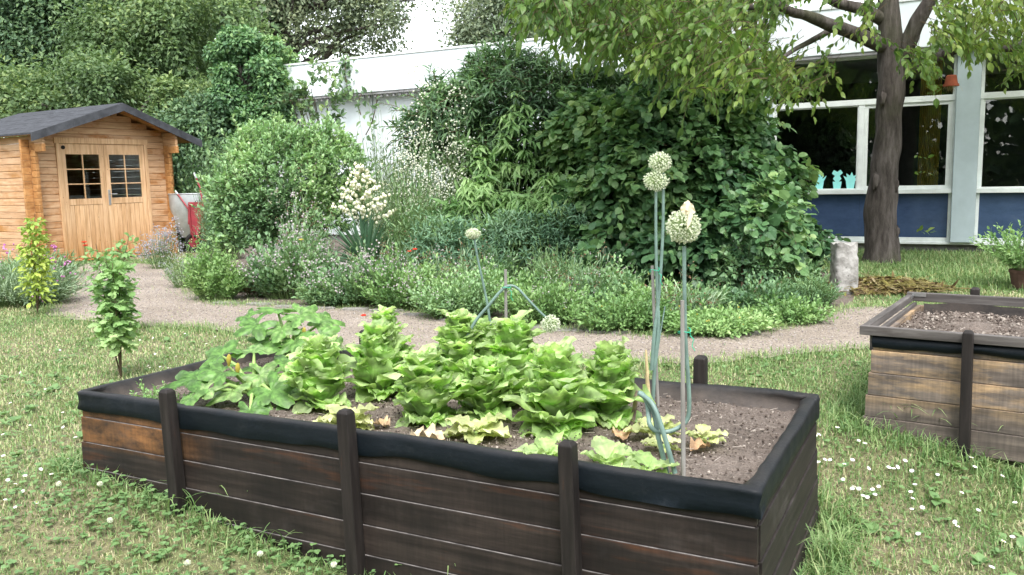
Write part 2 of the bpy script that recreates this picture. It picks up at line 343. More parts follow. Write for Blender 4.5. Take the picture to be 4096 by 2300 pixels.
M['lilac_fl'] = leafmat('lilac_fl', [(.26, .23, .23), (.42, .38, .39), (.58, .54, .54)], .2, .7, .2)
M['grey_fl'] = leafmat('grey_fl', [(.25, .25, .28), (.36, .35, .4), (.46, .45, .5)], .2, .7, .2)
M['pink_fl'] = leafmat('pink_fl', [(.4, .12, .33), (.55, .2, .48), (.65, .33, .58)], .25, .6, .2)
M['red_fl'] = leafmat('red_fl', [(.5, .02, .015), (.65, .04, .02), (.75, .08, .03)], .3, .5, .3)
# ------------------------------------------------------------------ ground, path, soil
def poly_in(poly, P):
    x, y = P[:, 0], P[:, 1]; ins = np.zeros(len(P), bool); n = len(poly); j = n - 1
    for i in range(n):
        xi, yi = poly[i]; xj, yj = poly[j]
        c = ((yi > y) != (yj > y)) & (x < (xj - xi) * (y - yi) / (yj - yi + 1e-12) + xi); ins ^= c; j = i
    return ins
def smooth_poly(P, k=6, wob=.05):
    P = np.asarray(P); n = len(P); out = []
    for i in range(n):
        a, b, c, d = P[i - 1], P[i], P[(i + 1) % n], P[(i + 2) % n]
        for t in np.arange(k) / k:
            out.append(.5 * ((2 * b) + (c - a) * t + (2 * a - 5 * b + 4 * c - d) * t * t + (3 * b - a - 3 * c + d) * t ** 3))
    out = np.array(out); out += wob * noise(np.c_[out, np.zeros(len(out))], 4.)[:, None] * np.array([.4, 1.]); return out
m, nt, p, out = newmat('lawn_soil')
n1 = tex(nt, 'ShaderNodeTexNoise', .9, 5, .6); n2 = tex(nt, 'ShaderNodeTexNoise', 45, 4, .7)
c = mixc(nt, (.12, .14, .05), (.2, .17, .1), ramp(nt, [(.42, (0, 0, 0)), (.62, (1, 1, 1))], n1.outputs[0]).outputs[0])
c = mixc(nt, c, ramp(nt, [(.3, (.45, .45, .45)), (.7, (1.4, 1.4, 1.4))], n2.outputs[0]).outputs[0], 1., 'MULTIPLY')
nt.links.new(c, p.inputs['Base Color']); p.inputs['Roughness'].default_value = .95; bump(nt, n2.outputs[0], p, .8, .03)
M['lawn_soil'] = m
m, nt, p, out = newmat('gravel')
v = tex(nt, 'ShaderNodeTexVoronoi', 85); n1 = tex(nt, 'ShaderNodeTexNoise', 1.2, 5, .6); n2 = tex(nt, 'ShaderNodeTexNoise', 160, 2, .6)
c = ramp(nt, [(0, (.155, .127, .1)), (.45, (.255, .213, .175)), (.8, (.325, .277, .233)), (1, (.45, .4, .35))], v.outputs['Color']).outputs[0]
c = mixc(nt, c, ramp(nt, [(.35, (.82, .8, .77)), (.65, (1.1, 1.1, 1.1))], n1.outputs[0]).outputs[0], 1., 'MULTIPLY')
c = mixc(nt, c, ramp(nt, [(.3, (.7, .7, .7)), (.7, (1.15, 1.15, 1.15))], n2.outputs[0]).outputs[0], 1., 'MULTIPLY')
nt.links.new(c, p.inputs['Base Color']); p.inputs['Roughness'].default_value = .95; bump(nt, v.outputs['Distance'], p, .6, .012)
M['gravel'] = m
m, nt, p, out = newmat('bed_soil')
n1 = tex(nt, 'ShaderNodeTexNoise', 4, 6, .7); n2 = tex(nt, 'ShaderNodeTexNoise', 90, 4, .75); v = tex(nt, 'ShaderNodeTexVoronoi', 120)
c = ramp(nt, [(.3, (.075, .058, .047)), (.5, (.145, .116, .096)), (.72, (.225, .187, .16))], n2.outputs[0]).outputs[0]
c = mixc(nt, c, ramp(nt, [(.35, (.75, .72, .7)), (.65, (1.3, 1.3, 1.3))], n1.outputs[0]).outputs[0], 1., 'MULTIPLY')
c = mixc(nt, c, (.34, .31, .29), ramp(nt, [(.95, (0, 0, 0)), (.97, (1, 1, 1))], v.outputs['Color']).outputs[0])
nt.links.new(c, p.inputs['Base Color']); p.inputs['Roughness'].default_value = .97; bump(nt, n2.outputs[0], p, .9, .02)
M['bed_soil'] = m
# ground: fine near the camera, reaching far out
xs = np.concatenate([[-160, -60, -30], np.linspace(-16, 12, 113), [25, 60, 160]]); ys = np.concatenate([[-160, -60, -20, -5], np.linspace(0, 24, 97), [40, 80, 160]])
X, Y = np.meshgrid(xs, ys, indexing='ij'); Z = .012 * noise(np.stack([X, Y, 0 * X], -1).reshape(-1, 3), 1.1).reshape(X.shape) - .02 + gz(X, Y)
tag(MB().grid(np.stack([X, Y, Z], -1)).build('ground', M['lawn_soil'], smooth=True), 'lawn ground of patchy soil and dry turf', 'ground', kind='structure')
PATH_PX = [(655, 1062), (745, 1150), (830, 1208), (1000, 1216), (1200, 1226), (1660, 1246), (1800, 1272), (2100, 1306), (2300, 1322), (2700, 1338), (3000, 1322), (3200, 1292), (3400, 1232), (3700, 1225), (4000, 1230),
           (4000, 1330), (3480, 1392), (3100, 1424), (2800, 1452), (2400, 1447), (1900, 1438), (1430, 1408), (1050, 1352), (800, 1312), (560, 1302), (210, 1262), (250, 1190), (300, 1110), (310, 1058)]
PATH = smooth_poly(np.array([at(*p)[:2] for p in PATH_PX]), 12, .035); PATH = PATH + .03 * noise(np.c_[PATH, 0 * PATH[:, 0]], 15.)[:, None] * np.array([.5, 1.])
def tri_fill(poly, z, step):
    lo, hi = poly.min(0), poly.max(0); bm = __import__('bmesh').new()
    f = bm.faces.new([bm.verts.new((x, y, z)) for x, y in poly]); bmesh_ = __import__('bmesh')
    bmesh_.ops.triangulate(bm, faces=[f]); me = bpy.data.meshes.new('t'); bm.to_mesh(me); V = np.array([v.co for v in me.vertices]); F = [tuple(p.vertices) for p in me.polygons]; bpy.data.meshes.remove(me); return V, F
V, F = tri_fill(PATH, .004, .2); mb = MB().add(V, F)
tag(mb.build('gravel_path', M['gravel']), 'pale gravel path winding from the shed past the flower bed', 'path', kind='structure')
SOIL_PX = [(745, 1150), (830, 1206), (1200, 1222), (1660, 1240), (1800, 1266), (2100, 1300), (2700, 1332), (3000, 1318), (3200, 1288), (3400, 1225), (3330, 1100), (2900, 990), (2000, 960), (1100, 960), (800, 1010)]
V, F = tri_fill(smooth_poly(np.array([at(*p)[:2] for p in SOIL_PX]), 5, .03), .001, .2)
tag(MB().add(V, F).build('soil', M['bed_soil']), 'dark soil of the flower border behind the path', 'soil', kind='structure')
# loose stones on the path
pts = np.c_[U(-7, 4.5, 60000), U(5.8, 13, 60000)]; pts = pts[poly_in(PATH, pts)][:9000]
mb = MB(); N = len(pts); place(mb, (T_OCT[0] * [1, 1, .6], T_OCT[1]), np.c_[pts, np.full(N, .006)], np.c_[rng.normal(size=(N, 2)), np.zeros(N)], np.tile([0, 0, 1.], (N, 1)), U(.006, .02, N), U(0, 1, N))
M['stone'] = leafmat('stone', [(.12, .1, .092), (.23, .2, .185), (.4, .37, .35)], 0., .9, .2)
tag(mb.build('path_pebbles', M['stone']), 'loose pale pebbles scattered over the gravel path', 'pebbles', kind='stuff')
# ------------------------------------------------------------------ garden shed (log cabin)
g = at(275, 1048); SY = R_(58)
lightw = [(.34, .19, .095), (.49, .3, .17), (.58, .4, .25)]
M['shed_wood'] = woodmat('shed_wood', lightw, (2.2, 14, 30), [((.36, .15, .035), .45, .62, (1.6, 1.6, 1.2), (2, .75, .1)), ((.33, .13, .03), .5, .66, (1.2, 1.2, 2.))], knots=(7, 7, 9))
M['shed_side'] = woodmat('shed_side', lightw, (14, 2.2, 30), [((.36, .17, .05), .5, .66, (1.2, .8, 2.))], knots=(7, 7, 9))
M['shed_door'] = woodmat('shed_door', [(.37, .215, .1), (.55, .345, .19), (.66, .46, .29)], (26, 14, 1.8), [((.36, .17, .055), .36, .56, (3.5, 1.6, .8), (2, .75, .05))], knots=(11, 7, 6))
M['shed_orange'] = woodmat('shed_orange', [(.2, .085, .028), (.36, .175, .06), (.46, .26, .11)], (9, 9, 14), knots=(8, 8, 8))
M['felt'] = plain('felt', (.052, .055, .062), .95, .15, var=.3, vs=9, bmp=.6)
M['felt_edge'] = plain('felt_edge', (.05, .053, .06), .9, .2, var=.35, vs=5, bmp=.4)
M['pane'] = glassmat('pane', (.75, .8, .78), .6); M['steel'] = plain('steel', (.5, .5, .5), .35, .5, .9)
M['dark'] = plain('dark', (.02, .019, .018), .9, .1)
shed = thing('garden_shed', 'orange timber log shed with glazed double doors and grey felt roof', 'shed', (g[0], g[1], 0), SY)
XL, XR, DP, EZ = -.5, 2.12, 2.7, 2.12
RX, RZ = 1.0, 2.8
def roofz(x): return RZ - (.335 if x < RX else .375) * abs(x - RX) - .04
mb = MB(); bh = .118; k = 0; z = .02
while z < 2.74:            # front logs, cut round the door and to the roof slope
    z1 = min(z + bh - .005, 2.72); segs = [(XL - .16, XR + .15)]
    if z < 2.06: segs = [(XL - .16, -.075), (1.725, XR + .15)]
    if z > 2.1:
        xs_ = [x for x in np.linspace(XL, XR, 241) if roofz(x) > z1 - .02]; segs = [(min(xs_), max(xs_))] if xs_ else []
        if z < 2.2 and xs_: segs = [(max(segs[0][0], XL - .0), min(segs[0][1], XR + .15))]
    for a, b in segs: mb.box((a, -.022, z), (b, .022, z1), U(.3, .7))
    z += bh
mb.build('front_wall', M['shed_wood'], shed, bevel=.008, local=True)
for xc in (XL, XR):
    mb = MB(); z = -.04
    while z < (2.13 if xc < 0 else 2.22):
        mb.box((xc - .024, -.17 - (.24 if z > 1.95 else 0), z + .005), (xc + .024, DP, z + bh), U(.3, .7)); z += bh
    mb.build('side_wall', M['shed_side'], shed, bevel=.008, local=True)
    mb = MB(); z = -.04      # stained log ends at the corner
    while z < 2.02:
        mb.box((xc - .03, -.178, z + .003), (xc + .03, -.026, z + bh - .001), U(.2, .8)); mb.box((xc - .17 if xc < 0 else xc + .03, -.028, z + .06), (xc - .03 if xc < 0 else xc + .165, .028, z + bh + .057), U(.2, .8)); z += bh
    mb.build('log_corner', M['shed_orange'], shed, bevel=.007, local=True)
mb = MB(); mb.box((XL, DP - .022, 0), (XR, DP + .022, 2.1)); mb.build('rear_wall', M['shed_wood'], shed, local=True)
mb = MB(); mb.box((XL, 0, .0), (XR, DP, .02)); mb.build('floor', M['dark'], shed, local=True)
# door surround
mb = MB()
mb.box((-.075, -.045, .02), (-.006, .045, 2.09), .5); mb.box((1.656, -.045, .02), (1.725, .045, 2.09), .5); mb.box((-.10, -.05, 2.09), (1.75, .045, 2.19), .6); mb.box((-.075, -.06, 0), (1.725, .05, .02), .2)
mb.build('door_frame', M['shed_door'], shed, bevel=.005, local=True)
for a, b in ((0., .822), (.828, 1.65)):
    d = MB(); s = .095; zr = 1.0; zt = 1.9
    d.box((a, -.03, .03), (a + s, .012, 2.085), U(.3, .7)); d.box((b - s, -.03, .03), (b, .012, 2.085), U(.3, .7))
    d.box((a + s, -.028, zt), (b - s, .01, 2.085), .6); d.box((a + s, -.028, zr), (b - s, .01, zr + .11), .4)
    n = 7; wd = (b - a - 2 * s) / n
    for i in range(n): d.box((a + s + i * wd + .003, -.022, .03), (a + s + (i + 1) * wd - .003, .006, zr - .002), U(.25, .75))
    cx = (a + b) / 2
    d.box((cx - .011, -.026, zr + .11), (cx + .011, .008, zt), .5)
    for q in (1, 2): d.box((a + s, -.024, zr + .11 + (zt - zr - .11) * q / 3 - .01), (b - s, .006, zr + .11 + (zt - zr - .11) * q / 3 + .01), .5)
    dd = d.build('door', M['shed_door'], shed, bevel=.004, local=True)
    MB().box((a + s, -.012, zr + .11), (b - s, -.008, zt)).build('window_pane', M['pane'], dd, local=True)
    if a > .5:
        h = MB(); h.box((a + .018, -.04, .98), (a + .062, -.031, 1.26)); h.tube([(a + .04, -.04, 1.18), (a + .04, -.075, 1.18), (a + .17, -.08, 1.18)], .009, 8); h.build('handle', M['steel'], dd, local=True, bevel=.002)
    else:
        h = MB(); h.lathe([(0, 0), (.035, 0), (.035, .012), (0, .014)], (a + .06, -.031, 2.02), 16, axis=(0, -1, 0)); h.build('vent_disc', M['dark'], dd, local=True)
# roof
FO = -.45
rf = MB()
for x0, x1, z0, z1, r in ((-.70, RX, RZ - .56, RZ, .45), (RX, 2.64, RZ, RZ - .61, .55)):
    for i in range(5):       # overlapping felt courses
        t0, t1 = i / 5, (i + 1) / 5
        a0, a1 = x0 + (x1 - x0) * t0, x0 + (x1 - x0) * t1; b0, b1 = z0 + (z1 - z0) * t0, z0 + (z1 - z0) * t1; lift = .004 * (i if x1 == RX else 5 - i)
        rf.add([(a0, FO, b0 + lift), (a1, FO, b1 + lift), (a1, DP + .3, b1 + lift), (a0, DP + .3, b0 + lift), (a0, FO, b0 - .03), (a1, FO, b1 - .03), (a1, DP + .3, b1 - .03), (a0, DP + .3, b0 - .03)],
               [(0,1,2,3),(7,6,5,4),(0,4,5,1),(1,5,6,2),(2,6,7,3),(3,7,4,0)], U(.3, .7))
roof = rf.build('roof', M['felt'], shed, local=True)
vb = MB()
for x0, x1, z0, z1 in ((-.72, RX, RZ - .567, RZ + .012), (RX, 2.66, RZ + .012, RZ - .616)):
    n = 7
    for i in range(n):
        t0, t1 = i / n, (i + 1) / n; a0, a1 = x0 + (x1 - x0) * t0, x0 + (x1 - x0) * t1; b0, b1 = z0 + (z1 - z0) * t0, z0 + (z1 - z0) * t1; o = .004 * (i % 2)
        vb.prism([(a0, b0), (a1, b1), (a1, b1 - .14), (a0, b0 - .14)], 0, .03 + o, Matrix(((1,0,0,0),(0,0,-1,FO + .002),(0,1,0,0),(0,0,0,1))), U(.2, .8))
vb.build('verge_board', M['felt_edge'], roof, local=True)
sf = MB()
for x0, x1, z0, z1 in ((-.68, RX, RZ - .605, RZ - .05), (RX, 2.62, RZ - .05, RZ - .655)):
    sf.prism([(x0, z0), (x1, z1), (x1, z1 + .018), (x0, z0 + .018)], -DP - .28, -(FO + .005), Matrix(((1,0,0,0),(0,0,-1,0),(0,1,0,0),(0,0,0,1))))
sf.build('soffit', M['shed_orange'], roof, local=True)
for xc in (XL, XR): MB().box((xc - .031, FO + .03, 1.93), (xc + .031, -.18, 2.06), .5).build('purlin', M['shed_orange'], shed, bevel=.008, local=True)

# ------------------------------------------------------------------ wheelbarrow propped upright beside the shed
M['galv'] = plain('galv', (.42, .45, .46), .45, .5, .6, var=.15); M['redpaint'] = plain('redpaint', (.22, .026, .035), .5, .45, var=.25, vs=5); M['rubber'] = plain('rubber', (.015, .015, .016), .7, .3)
W0 = dep(772, 1012, 16.9); W0[2] = 0
wb = thing('wheelbarrow', 'upended wheelbarrow with grey metal tray and red frame beside the shed', 'wheelbarrow', W0)
def wp(px, py, o=0.): return dep(px, py, 16.9 + o)
G = []
for (zf, hw, dp_) in ((0, .22, .10), (.25, .30, .2), (.6, .36, .3), (.86, .38, .26)):
    c = W0 + np.array([-.06, .1, .28 + zf]); a = np.linspace(0, math.pi, 13)
    G.append(np.stack([c[0] - hw * np.sign(np.cos(a)) * np.abs(np.cos(a)) ** .5, c[1] + .1 - dp_ * np.sin(a) ** .6, np.full(13, c[2])], -1))
G = np.array(G); tray = MB(); tray.grid(G); tray.grid(G + [0, .012, 0]); tray.tube(G[-1], .014, 6); tray.tube(np.r_[G[:, 0]], .012, 6); tray.tube(np.r_[G[:, -1]], .012, 6)
tray.build('tray', M['galv'], wb, smooth=True)
fr = MB(); c = W0
fr.box((c[0] + .03, c[1] - .15, .34), (c[0] + .33, c[1] - .12, .98))
for sx, top, tipx in ((.05, 1.15, -.3), (.3, 1.32, .05)):
    fr.tube([c + [.1, -.16, .2], c + [sx, -.17, .5], c + [sx, -.17, .95]], .018, 8)
fr.build('frame', M['redpaint'], wb, bevel=.006)
for a, b, e in (((755, 838), (728, 800), (702, 765)), ((812, 815), (800, 750), (776, 692))):
    h = MB(); h.tube([wp(a[0], a[1] + 60, -.15), wp(*a, -.15), wp(*b, -.1), wp(*e, -.05)], .018, 8); ho = h.build('handle', M['redpaint'], wb, smooth=True)
    MB().tube([wp(*e, -.05), wp(e[0] + (b[0] - e[0]) * .35, e[1] + (b[1] - e[1]) * .35, -.07)], .022, 8).build('grip', M['galv'], ho, smooth=True)
lg = MB(); lg.tube([wp(795, 905, -.2), wp(786, 935, -.4), wp(800, 955, -.42), wp(828, 965, -.3)], .014, 8); lg.tube([wp(808, 862, -.2), wp(845, 845, -.35), wp(872, 828, -.3)], .014, 8); lg.build('leg', M['redpaint'], wb, smooth=True)
wc = W0 + np.array([.06, -.06, .19]); a = np.linspace(0, 2 * math.pi, 25)[:-1]
ty = MB(); G = np.array([[wc + np.array([math.cos(t) * (.14 + .045 * math.cos(q)), .045 * math.sin(q), math.sin(t) * (.14 + .045 * math.cos(q))]) for q in np.linspace(0, 2 * math.pi, 9)] for t in a]); ty.grid(G, .5, True)
wh = ty.build('wheel', M['rubber'], wb, smooth=True)
MB().lathe([(0, -.02), (.1, -.025), (.1, .025), (0, .02)], wc, 18, axis=(0, 1, 0)).build('rim', M['redpaint'], wh)
# ------------------------------------------------------------------ flat-roofed pavilion behind the border
bg_ = at(3559, 1003); BY = R_(-28)
M['clad'] = plain('clad', (.7, .76, .78), .45, .4, var=.05, vs=1.5); M['column_paint'] = plain('column_paint', (.42, .5, .525), .5, .4, var=.06, vs=3)
M['frame_paint'] = plain('frame_paint', (.68, .72, .7), .45, .4, var=.08, vs=6); M['roof_dark'] = plain('roof_dark', (.1, .1, .1), .9, .1)
M['plinth'] = plain('plinth', (.17, .165, .16), .9, .2, var=.25); M['gutter'] = plain('gutter', (.22, .22, .22), .6, .4, var=.3)
M['wglass'] = glassmat('wglass', (.88, .92, .9))
m, nt, p, out = newmat('blue_panel'); n = tex(nt, 'ShaderNodeTexNoise', 2.2, 6, .7, mapscale=(1.5, 1, 3))
nt.links.new(ramp(nt, [(.3, (.035, .06, .12)), (.6, (.055, .088, .165)), (.8, (.09, .115, .17))], n.outputs[0]).outputs[0], p.inputs['Base Color']); p.inputs['Roughness'].default_value = .12; p.inputs['Specular IOR Level'].default_value = .5
M['blue_panel'] = m
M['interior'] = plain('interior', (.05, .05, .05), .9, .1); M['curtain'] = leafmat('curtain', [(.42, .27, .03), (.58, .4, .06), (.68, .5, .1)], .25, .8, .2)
bld = thing('pavilion', 'low white flat-roofed pavilion with large windows and blue panels', 'building', (bg_[0], bg_[1], 0), BY)
# local: x along the facade (to the right = nearer), y into the building, z up
ZT, ZF = 3.88, 3.17; BL, BR, BD = -12.9, 11.5, 9.
mb = MB(); mb.box((BL, -.28, ZF), (BR, BD, ZT)); fas = mb.build('fascia', M['clad'], bld, bevel=.01, local=True)
mb = MB(); mb.box((BL - .01, -.30, ZT), (BR, BD, ZT + .04)); mb.build('roof_edge', M['frame_paint'], bld, local=True)
mb = MB(); mb.box((BL + .02, -.262, ZF - .05), (BR, -.20, ZF - .002)); mb.build('gutter', M['gutter'], bld, local=True)
mb = MB()
for s in np.arange(-12, -4, .16): mb.box((s, -.24, ZF - .11), (s + .05, -.20, ZF - .05))
mb.build('toothed_trim', M['gutter'], bld, local=True)
wl = MB()            # white panelled wall on the left half
s = BL + .1; i = 0
while s < -5.35:
    e = min(s + 1.24, -5.3); wl.box((s + .006, 0 - .004 * (i % 2), .12), (e - .006, .1, ZF), U(.4, .6)); s += 1.25; i += 1
wl.build('panel_wall', M['clad'], bld, bevel=.006, local=True)
ew = MB()
for i, y in enumerate(np.arange(.1, BD, .3)): ew.box((BL + .1, y, .12), (BL + .2 - .03 * (i % 2), y + .29, ZF))
ew.build('end_wall', M['clad'], bld, local=True)
mb = MB(); mb.box((BL + .1, .03, 0), (BR, .2, .12)); mb.build('plinth', M['plinth'], bld, local=True)
mb = MB(); mb.box((-5.3, -.07, .121), (BR, .1, .16)); mb.build('ledge', M['frame_paint'], bld, bevel=.006, local=True)
cols = [.87 - 3.1, .87, .87 + 3.1, .87 + 6.2, .87 - 6.2]
for s in cols:
    MB().box((s, -.14, .162), (s + .33, .06, ZF)).build('column', M['column_paint'], bld, bevel=.008, local=True)
for s0 in [c + .33 for c in (cols[4], cols[0], cols[1], cols[2])]:
    s1 = s0 + 2.77; fr = MB(); dv = s0 + 1.42
    for z0, z1, y0 in ((.162, .225, -.02), (.93, 1.0, -.10), (2.36, 2.45, -.05), (3.09, 3.165, -.02)): fr.box((s0 + .002, y0, z0), (s1 - .002, .05, z1), .5)
    for x0, x1 in ((s0 + .003, s0 + .05), (s1 - .05, s1 - .003)): fr.box((x0, -.035, .226), (x1, .04, .929)); fr.box((x0, -.04, 1.001), (x1, .04, 2.359)); fr.box((x0, -.035, 2.451), (x1, .04, 3.089))
    fr.box((dv - .05, -.045, 1.001), (dv + .04, .04, 2.359)); fr.build('window_frame', M['frame_paint'], bld, bevel=.004, local=True)
    for x0, x1 in ((s0 + .05, dv), (dv, s1 - .05)):
        MB().box((x0, -.005, .226), (x1 - .002, .03, .929)).build('blue_panel', M['blue_panel'], bld, local=True)
    for i, (x0, x1) in enumerate(((s0 + .05, dv - .05), (dv + .04, s1 - .05))):
        sash = MB(); q = .055 if i else .02
        sash.box((x0, -.03, 1.001), (x1, .03, 1.0 + q)); sash.box((x0, -.03, 2.36 - q), (x1, .03, 2.359)); sash.box((x0, -.03, 1.0 + q), (x0 + q, .03, 2.36 - q)); sash.box((x1 - q, -.03, 1.0 + q), (x1, .03, 2.36 - q))
        so = sash.build('window_sash', M['frame_paint'], bld, bevel=.004, local=True)
        MB().box((x0 + q, -.004, 1.0 + q), (x1 - q, .002, 2.36 - q)).build('pane', M['wglass'], so, local=True)
    up = MB(); up.box((s0 + .05, -.004, 2.451), (s1 - .05, .002, 3.089)); up.build('upper_pane', M['wglass'], bld, local=True)
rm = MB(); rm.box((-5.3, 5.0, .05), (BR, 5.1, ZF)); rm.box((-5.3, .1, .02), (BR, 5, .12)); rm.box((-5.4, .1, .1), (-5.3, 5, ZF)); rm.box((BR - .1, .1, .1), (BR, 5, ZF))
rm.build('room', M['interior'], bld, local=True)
ct = MB()
for x0, x1 in ((.36, .66),):
    n = 60; xs_ = np.linspace(x0, x1, n); G = np.array([[(x, .12 + .03 * math.sin(i * 1.1), z) for z in (1.0, 2., 3.1)] for i, x in enumerate(xs_)]); ct.grid(G, np.repeat(.5 + .4 * np.sin(np.arange(n) * 1.1), 3)); ct.grid(G + [0, .012, 0], np.repeat(.5 + .4 * np.sin(np.arange(n) * 1.1), 3))
cur = ct.build('curtain', M['curtain'], None, smooth=True, local=True); cur.location = bld.location; cur.rotation_euler = (0, 0, BY)
tag(cur, 'mustard yellow curtain hanging inside the window right of the tree trunk', 'curtain')
M['turq'] = plain('turq', (.3, .75, .72), .7, .3, var=.06)
bd = np.array([math.cos(BY), math.sin(BY)])
shapes = {'spiky': [(-.07,.14),(-.12,.26),(-.05,.2),(-.06,.31),(-.02,.22),(.0,.34),(.03,.22),(.07,.3),(.05,.19),(.12,.25),(.07,.14)],
          'pads': [(-.03,.14),(-.07,.19),(-.04,.24),(-.09,.28),(-.06,.34),(0,.31),(.05,.345),(.09,.29),(.04,.24),(.07,.19),(.03,.14)],
          'crown': [(-.07,.14),(-.12,.24),(-.06,.21),(-.07,.28),(-.01,.24),(.02,.3),(.05,.23),(.11,.27),(.07,.2),(.12,.18),(.07,.14)]}
for (px, kind, lab) in ((3277, 'spiky', 'turquoise paper cutout of a spiky succulent on the windowsill, leftmost of three'), (3348, 'pads', 'turquoise paper cutout of a rounded prickly pear on the windowsill'), (3401, 'crown', 'turquoise paper cutout of a leafy cactus nearest the window mullion')):
    s, z = on_plane(bg_, BY, px, 752, -.015); k = .95
    out_ = [(-.075, .14), (-.055, 0), (.055, 0), (.075, .14)]
    t = thing('paper_cactus', lab, 'window decoration', (bg_[0] + bd[0] * s + bd[1] * .015, bg_[1] + bd[1] * s - bd[0] * .015, 1.003), BY, group='cactus cutouts on the windowsill')
    Mx = Matrix(((k,0,0,0),(0,0,-1,0),(0,k,0,0),(0,0,0,1)))
    MB().prism(out_, 0, .006, Mx).build('pot', M['turq'], t, local=True); MB().prism(shapes[kind], .001, .005, Mx).build('cactus', M['turq'], t, local=True)
# ------------------------------------------------------------------ raised beds
BYAW = R_(-27.5); BO = np.array([-2.023, 3.977]); BLN, BWD, RIM, SOILZ = 3.1, 1.19, .38, .32
ba = np.array([math.cos(BYAW), math.sin(BYAW)]); bb = np.array([-ba[1], ba[0]])
def bp(s, t, z): return np.array([*(BO + ba * s + bb * t), z])
DKW = [(.0075, .0057, .0049), (.0165, .0128, .0112), (.036, .0285, .0245)]
M['bed_wood'] = woodmat('bed_wood', DKW, (1.3, 8, 22), [((.07, .027, .011), .56, .76, (1.1, 3, 9)), ((.15, .075, .03), .36, .58, (4.5, 3, 9), (0, .85, .5), (2, .11, .16)), ((.045, .039, .037), .58, .8, (2., 3., 3.))], saw=(70, 8, 5))
M['bed_wood_end'] = woodmat('bed_wood_end', DKW, (8, 1.6, 34), [((.045, .039, .037), .55, .75, (2., 3., 3.))])
M['post_wood'] = woodmat('post_wood', [(.006, .0045, .004), (.014, .011, .01), (.03, .024, .022)], (30, 30, 2.5), [((.05, .022, .01), .64, .75, (14, 14, 3))])
M['ledge'] = plain('ledge', (.13, .12, .115), .85, .2, var=.5, vs=14)  # pale tone standing in for skylight caught on the board tops
m, nt, p, out = newmat('liner'); n = tex(nt, 'ShaderNodeTexNoise', 6, 6, .7); n2 = tex(nt, 'ShaderNodeTexNoise', 60, 3, .6)
dust = attr(nt)
mm = nt.nodes.new('ShaderNodeMath'); mm.operation = 'MULTIPLY'; nt.links.new(dust, mm.inputs[0]); nt.links.new(ramp(nt, [(.25, (.2, .2, .2)), (.65, (1, 1, 1))], n.outputs[0]).outputs[0], mm.inputs[1])
c = mixc(nt, (.0045, .008, .0115), (.1, .082, .07), mm.outputs[0]); n3 = tex(nt, 'ShaderNodeTexNoise', 16, 6, .75); n4 = tex(nt, 'ShaderNodeTexVoronoi', 90)
c = mixc(nt, c, (.075, .078, .08), ramp(nt, [(.56, (0, 0, 0)), (.85, (.22, .22, .22))], n3.outputs[0]).outputs[0]); c = mixc(nt, c, (.2, .19, .18), ramp(nt, [(.03, (.45, .45, .45)), (.07, (0, 0, 0))], n4.outputs['Distance']).outputs[0])
nt.links.new(c, p.inputs['Base Color']); p.inputs['Roughness'].default_value = .5; p.inputs['Specular IOR Level'].default_value = .16; bump(nt, mixc(nt, n2.outputs[0], tex(nt, 'ShaderNodeTexNoise', 9, 3, .5, mapscale=(1, 1, 2.5)).outputs[0], .75), p, .3, .015); M['liner'] = m

def liner(mb, L, W, prof, nz_=.004, low=.012, n=160, corners=True):
    """sweep a rim profile (offset outward, z, dust) round a rectangle"""
    ts = []
    for i, (p0, p1, ln) in enumerate((((0, 0), (1, 0), L), ((1, 0), (1, 1), W), ((1, 1), (0, 1), L), ((0, 1), (0, 0), W))):
        k = int(n * ln / (L + W)); k = max(k, 12)
        for q in range(k): ts.append((i, q / k, p0, p1))
    G = []; Rn = []
    for (i, u, p0, p1) in ts:
        x = p0[0] + (p1[0] - p0[0]) * u; y = p0[1] + (p1[1] - p0[1]) * u; row = []; rr = []
        for j, (o, z, du) in enumerate(prof):
            X = x * L + (2 * x - 1) * o * (1 if i in (1, 3) or u == 0 else 1); Y = y * W + (2 * y - 1) * o
            nn = noise(np.array([[x * L * 2.2, y * W * 2.2, 3.]]), 1.7)[0]; n3 = noise(np.array([[x * L * 9, y * W * 9, j * .35]]), 1.3)[0]
            edge = min(u, 1 - u); cw = .013 * math.exp(-(edge / .06) ** 2) * math.sin(j * 2.1 + i)
            d = nz_ * n3 * (1. if j < 7 else 2.6) + cw * (.45 if j < 7 else 1.7); nx = 0 if i in (0, 2) else (1 if i == 1 else -1); ny = 0 if i in (1, 3) else (-1 if i == 0 else 1)
            zz = z + (low * nn if j < 2 else .004 * nn) + .3 * nz_ * n3
            row.append((X + nx * d, Y + ny * d, zz)); rr.append(du)
        G.append(row); Rn.append(rr)
    mb.grid(np.array(G), np.array(Rn), True)
bed = thing('raised_bed', 'long dark timber raised bed lined with black rubber sheet in the foreground', 'raised bed', (BO[0], BO[1], 0), BYAW)
edges = [.366, .259, .137, .014, -.105, -.225, -.33]
for side in range(2):        # long sides
    mb, lg = MB(), MB()
    for i in range(6):
        o = .007 * i; z1, z0 = edges[i], edges[i + 1]
        y0, y1 = (-.026 - o, -.002 - o) if side == 0 else (BWD + .002 + o, BWD + .028 + o)
        mb.box((-.028 - .004 * i, y0, z0 + .002), (BLN + .024 + .004 * i, y1, z1), U(.1, .9))
        if side == 0 and i: lg.box((.0, y0 + .0005, z1 + .0003), (BLN + .02, y0 + .0065, z1 + .0014))  # thin pale strip: the light on each board's top edge, put in as colour
    pnl = mb.build('side_panel', M['bed_wood'], bed, bevel=.0025, local=True)
    if side == 0: lg.build('board_edge_highlight', M['ledge'], pnl, local=True)
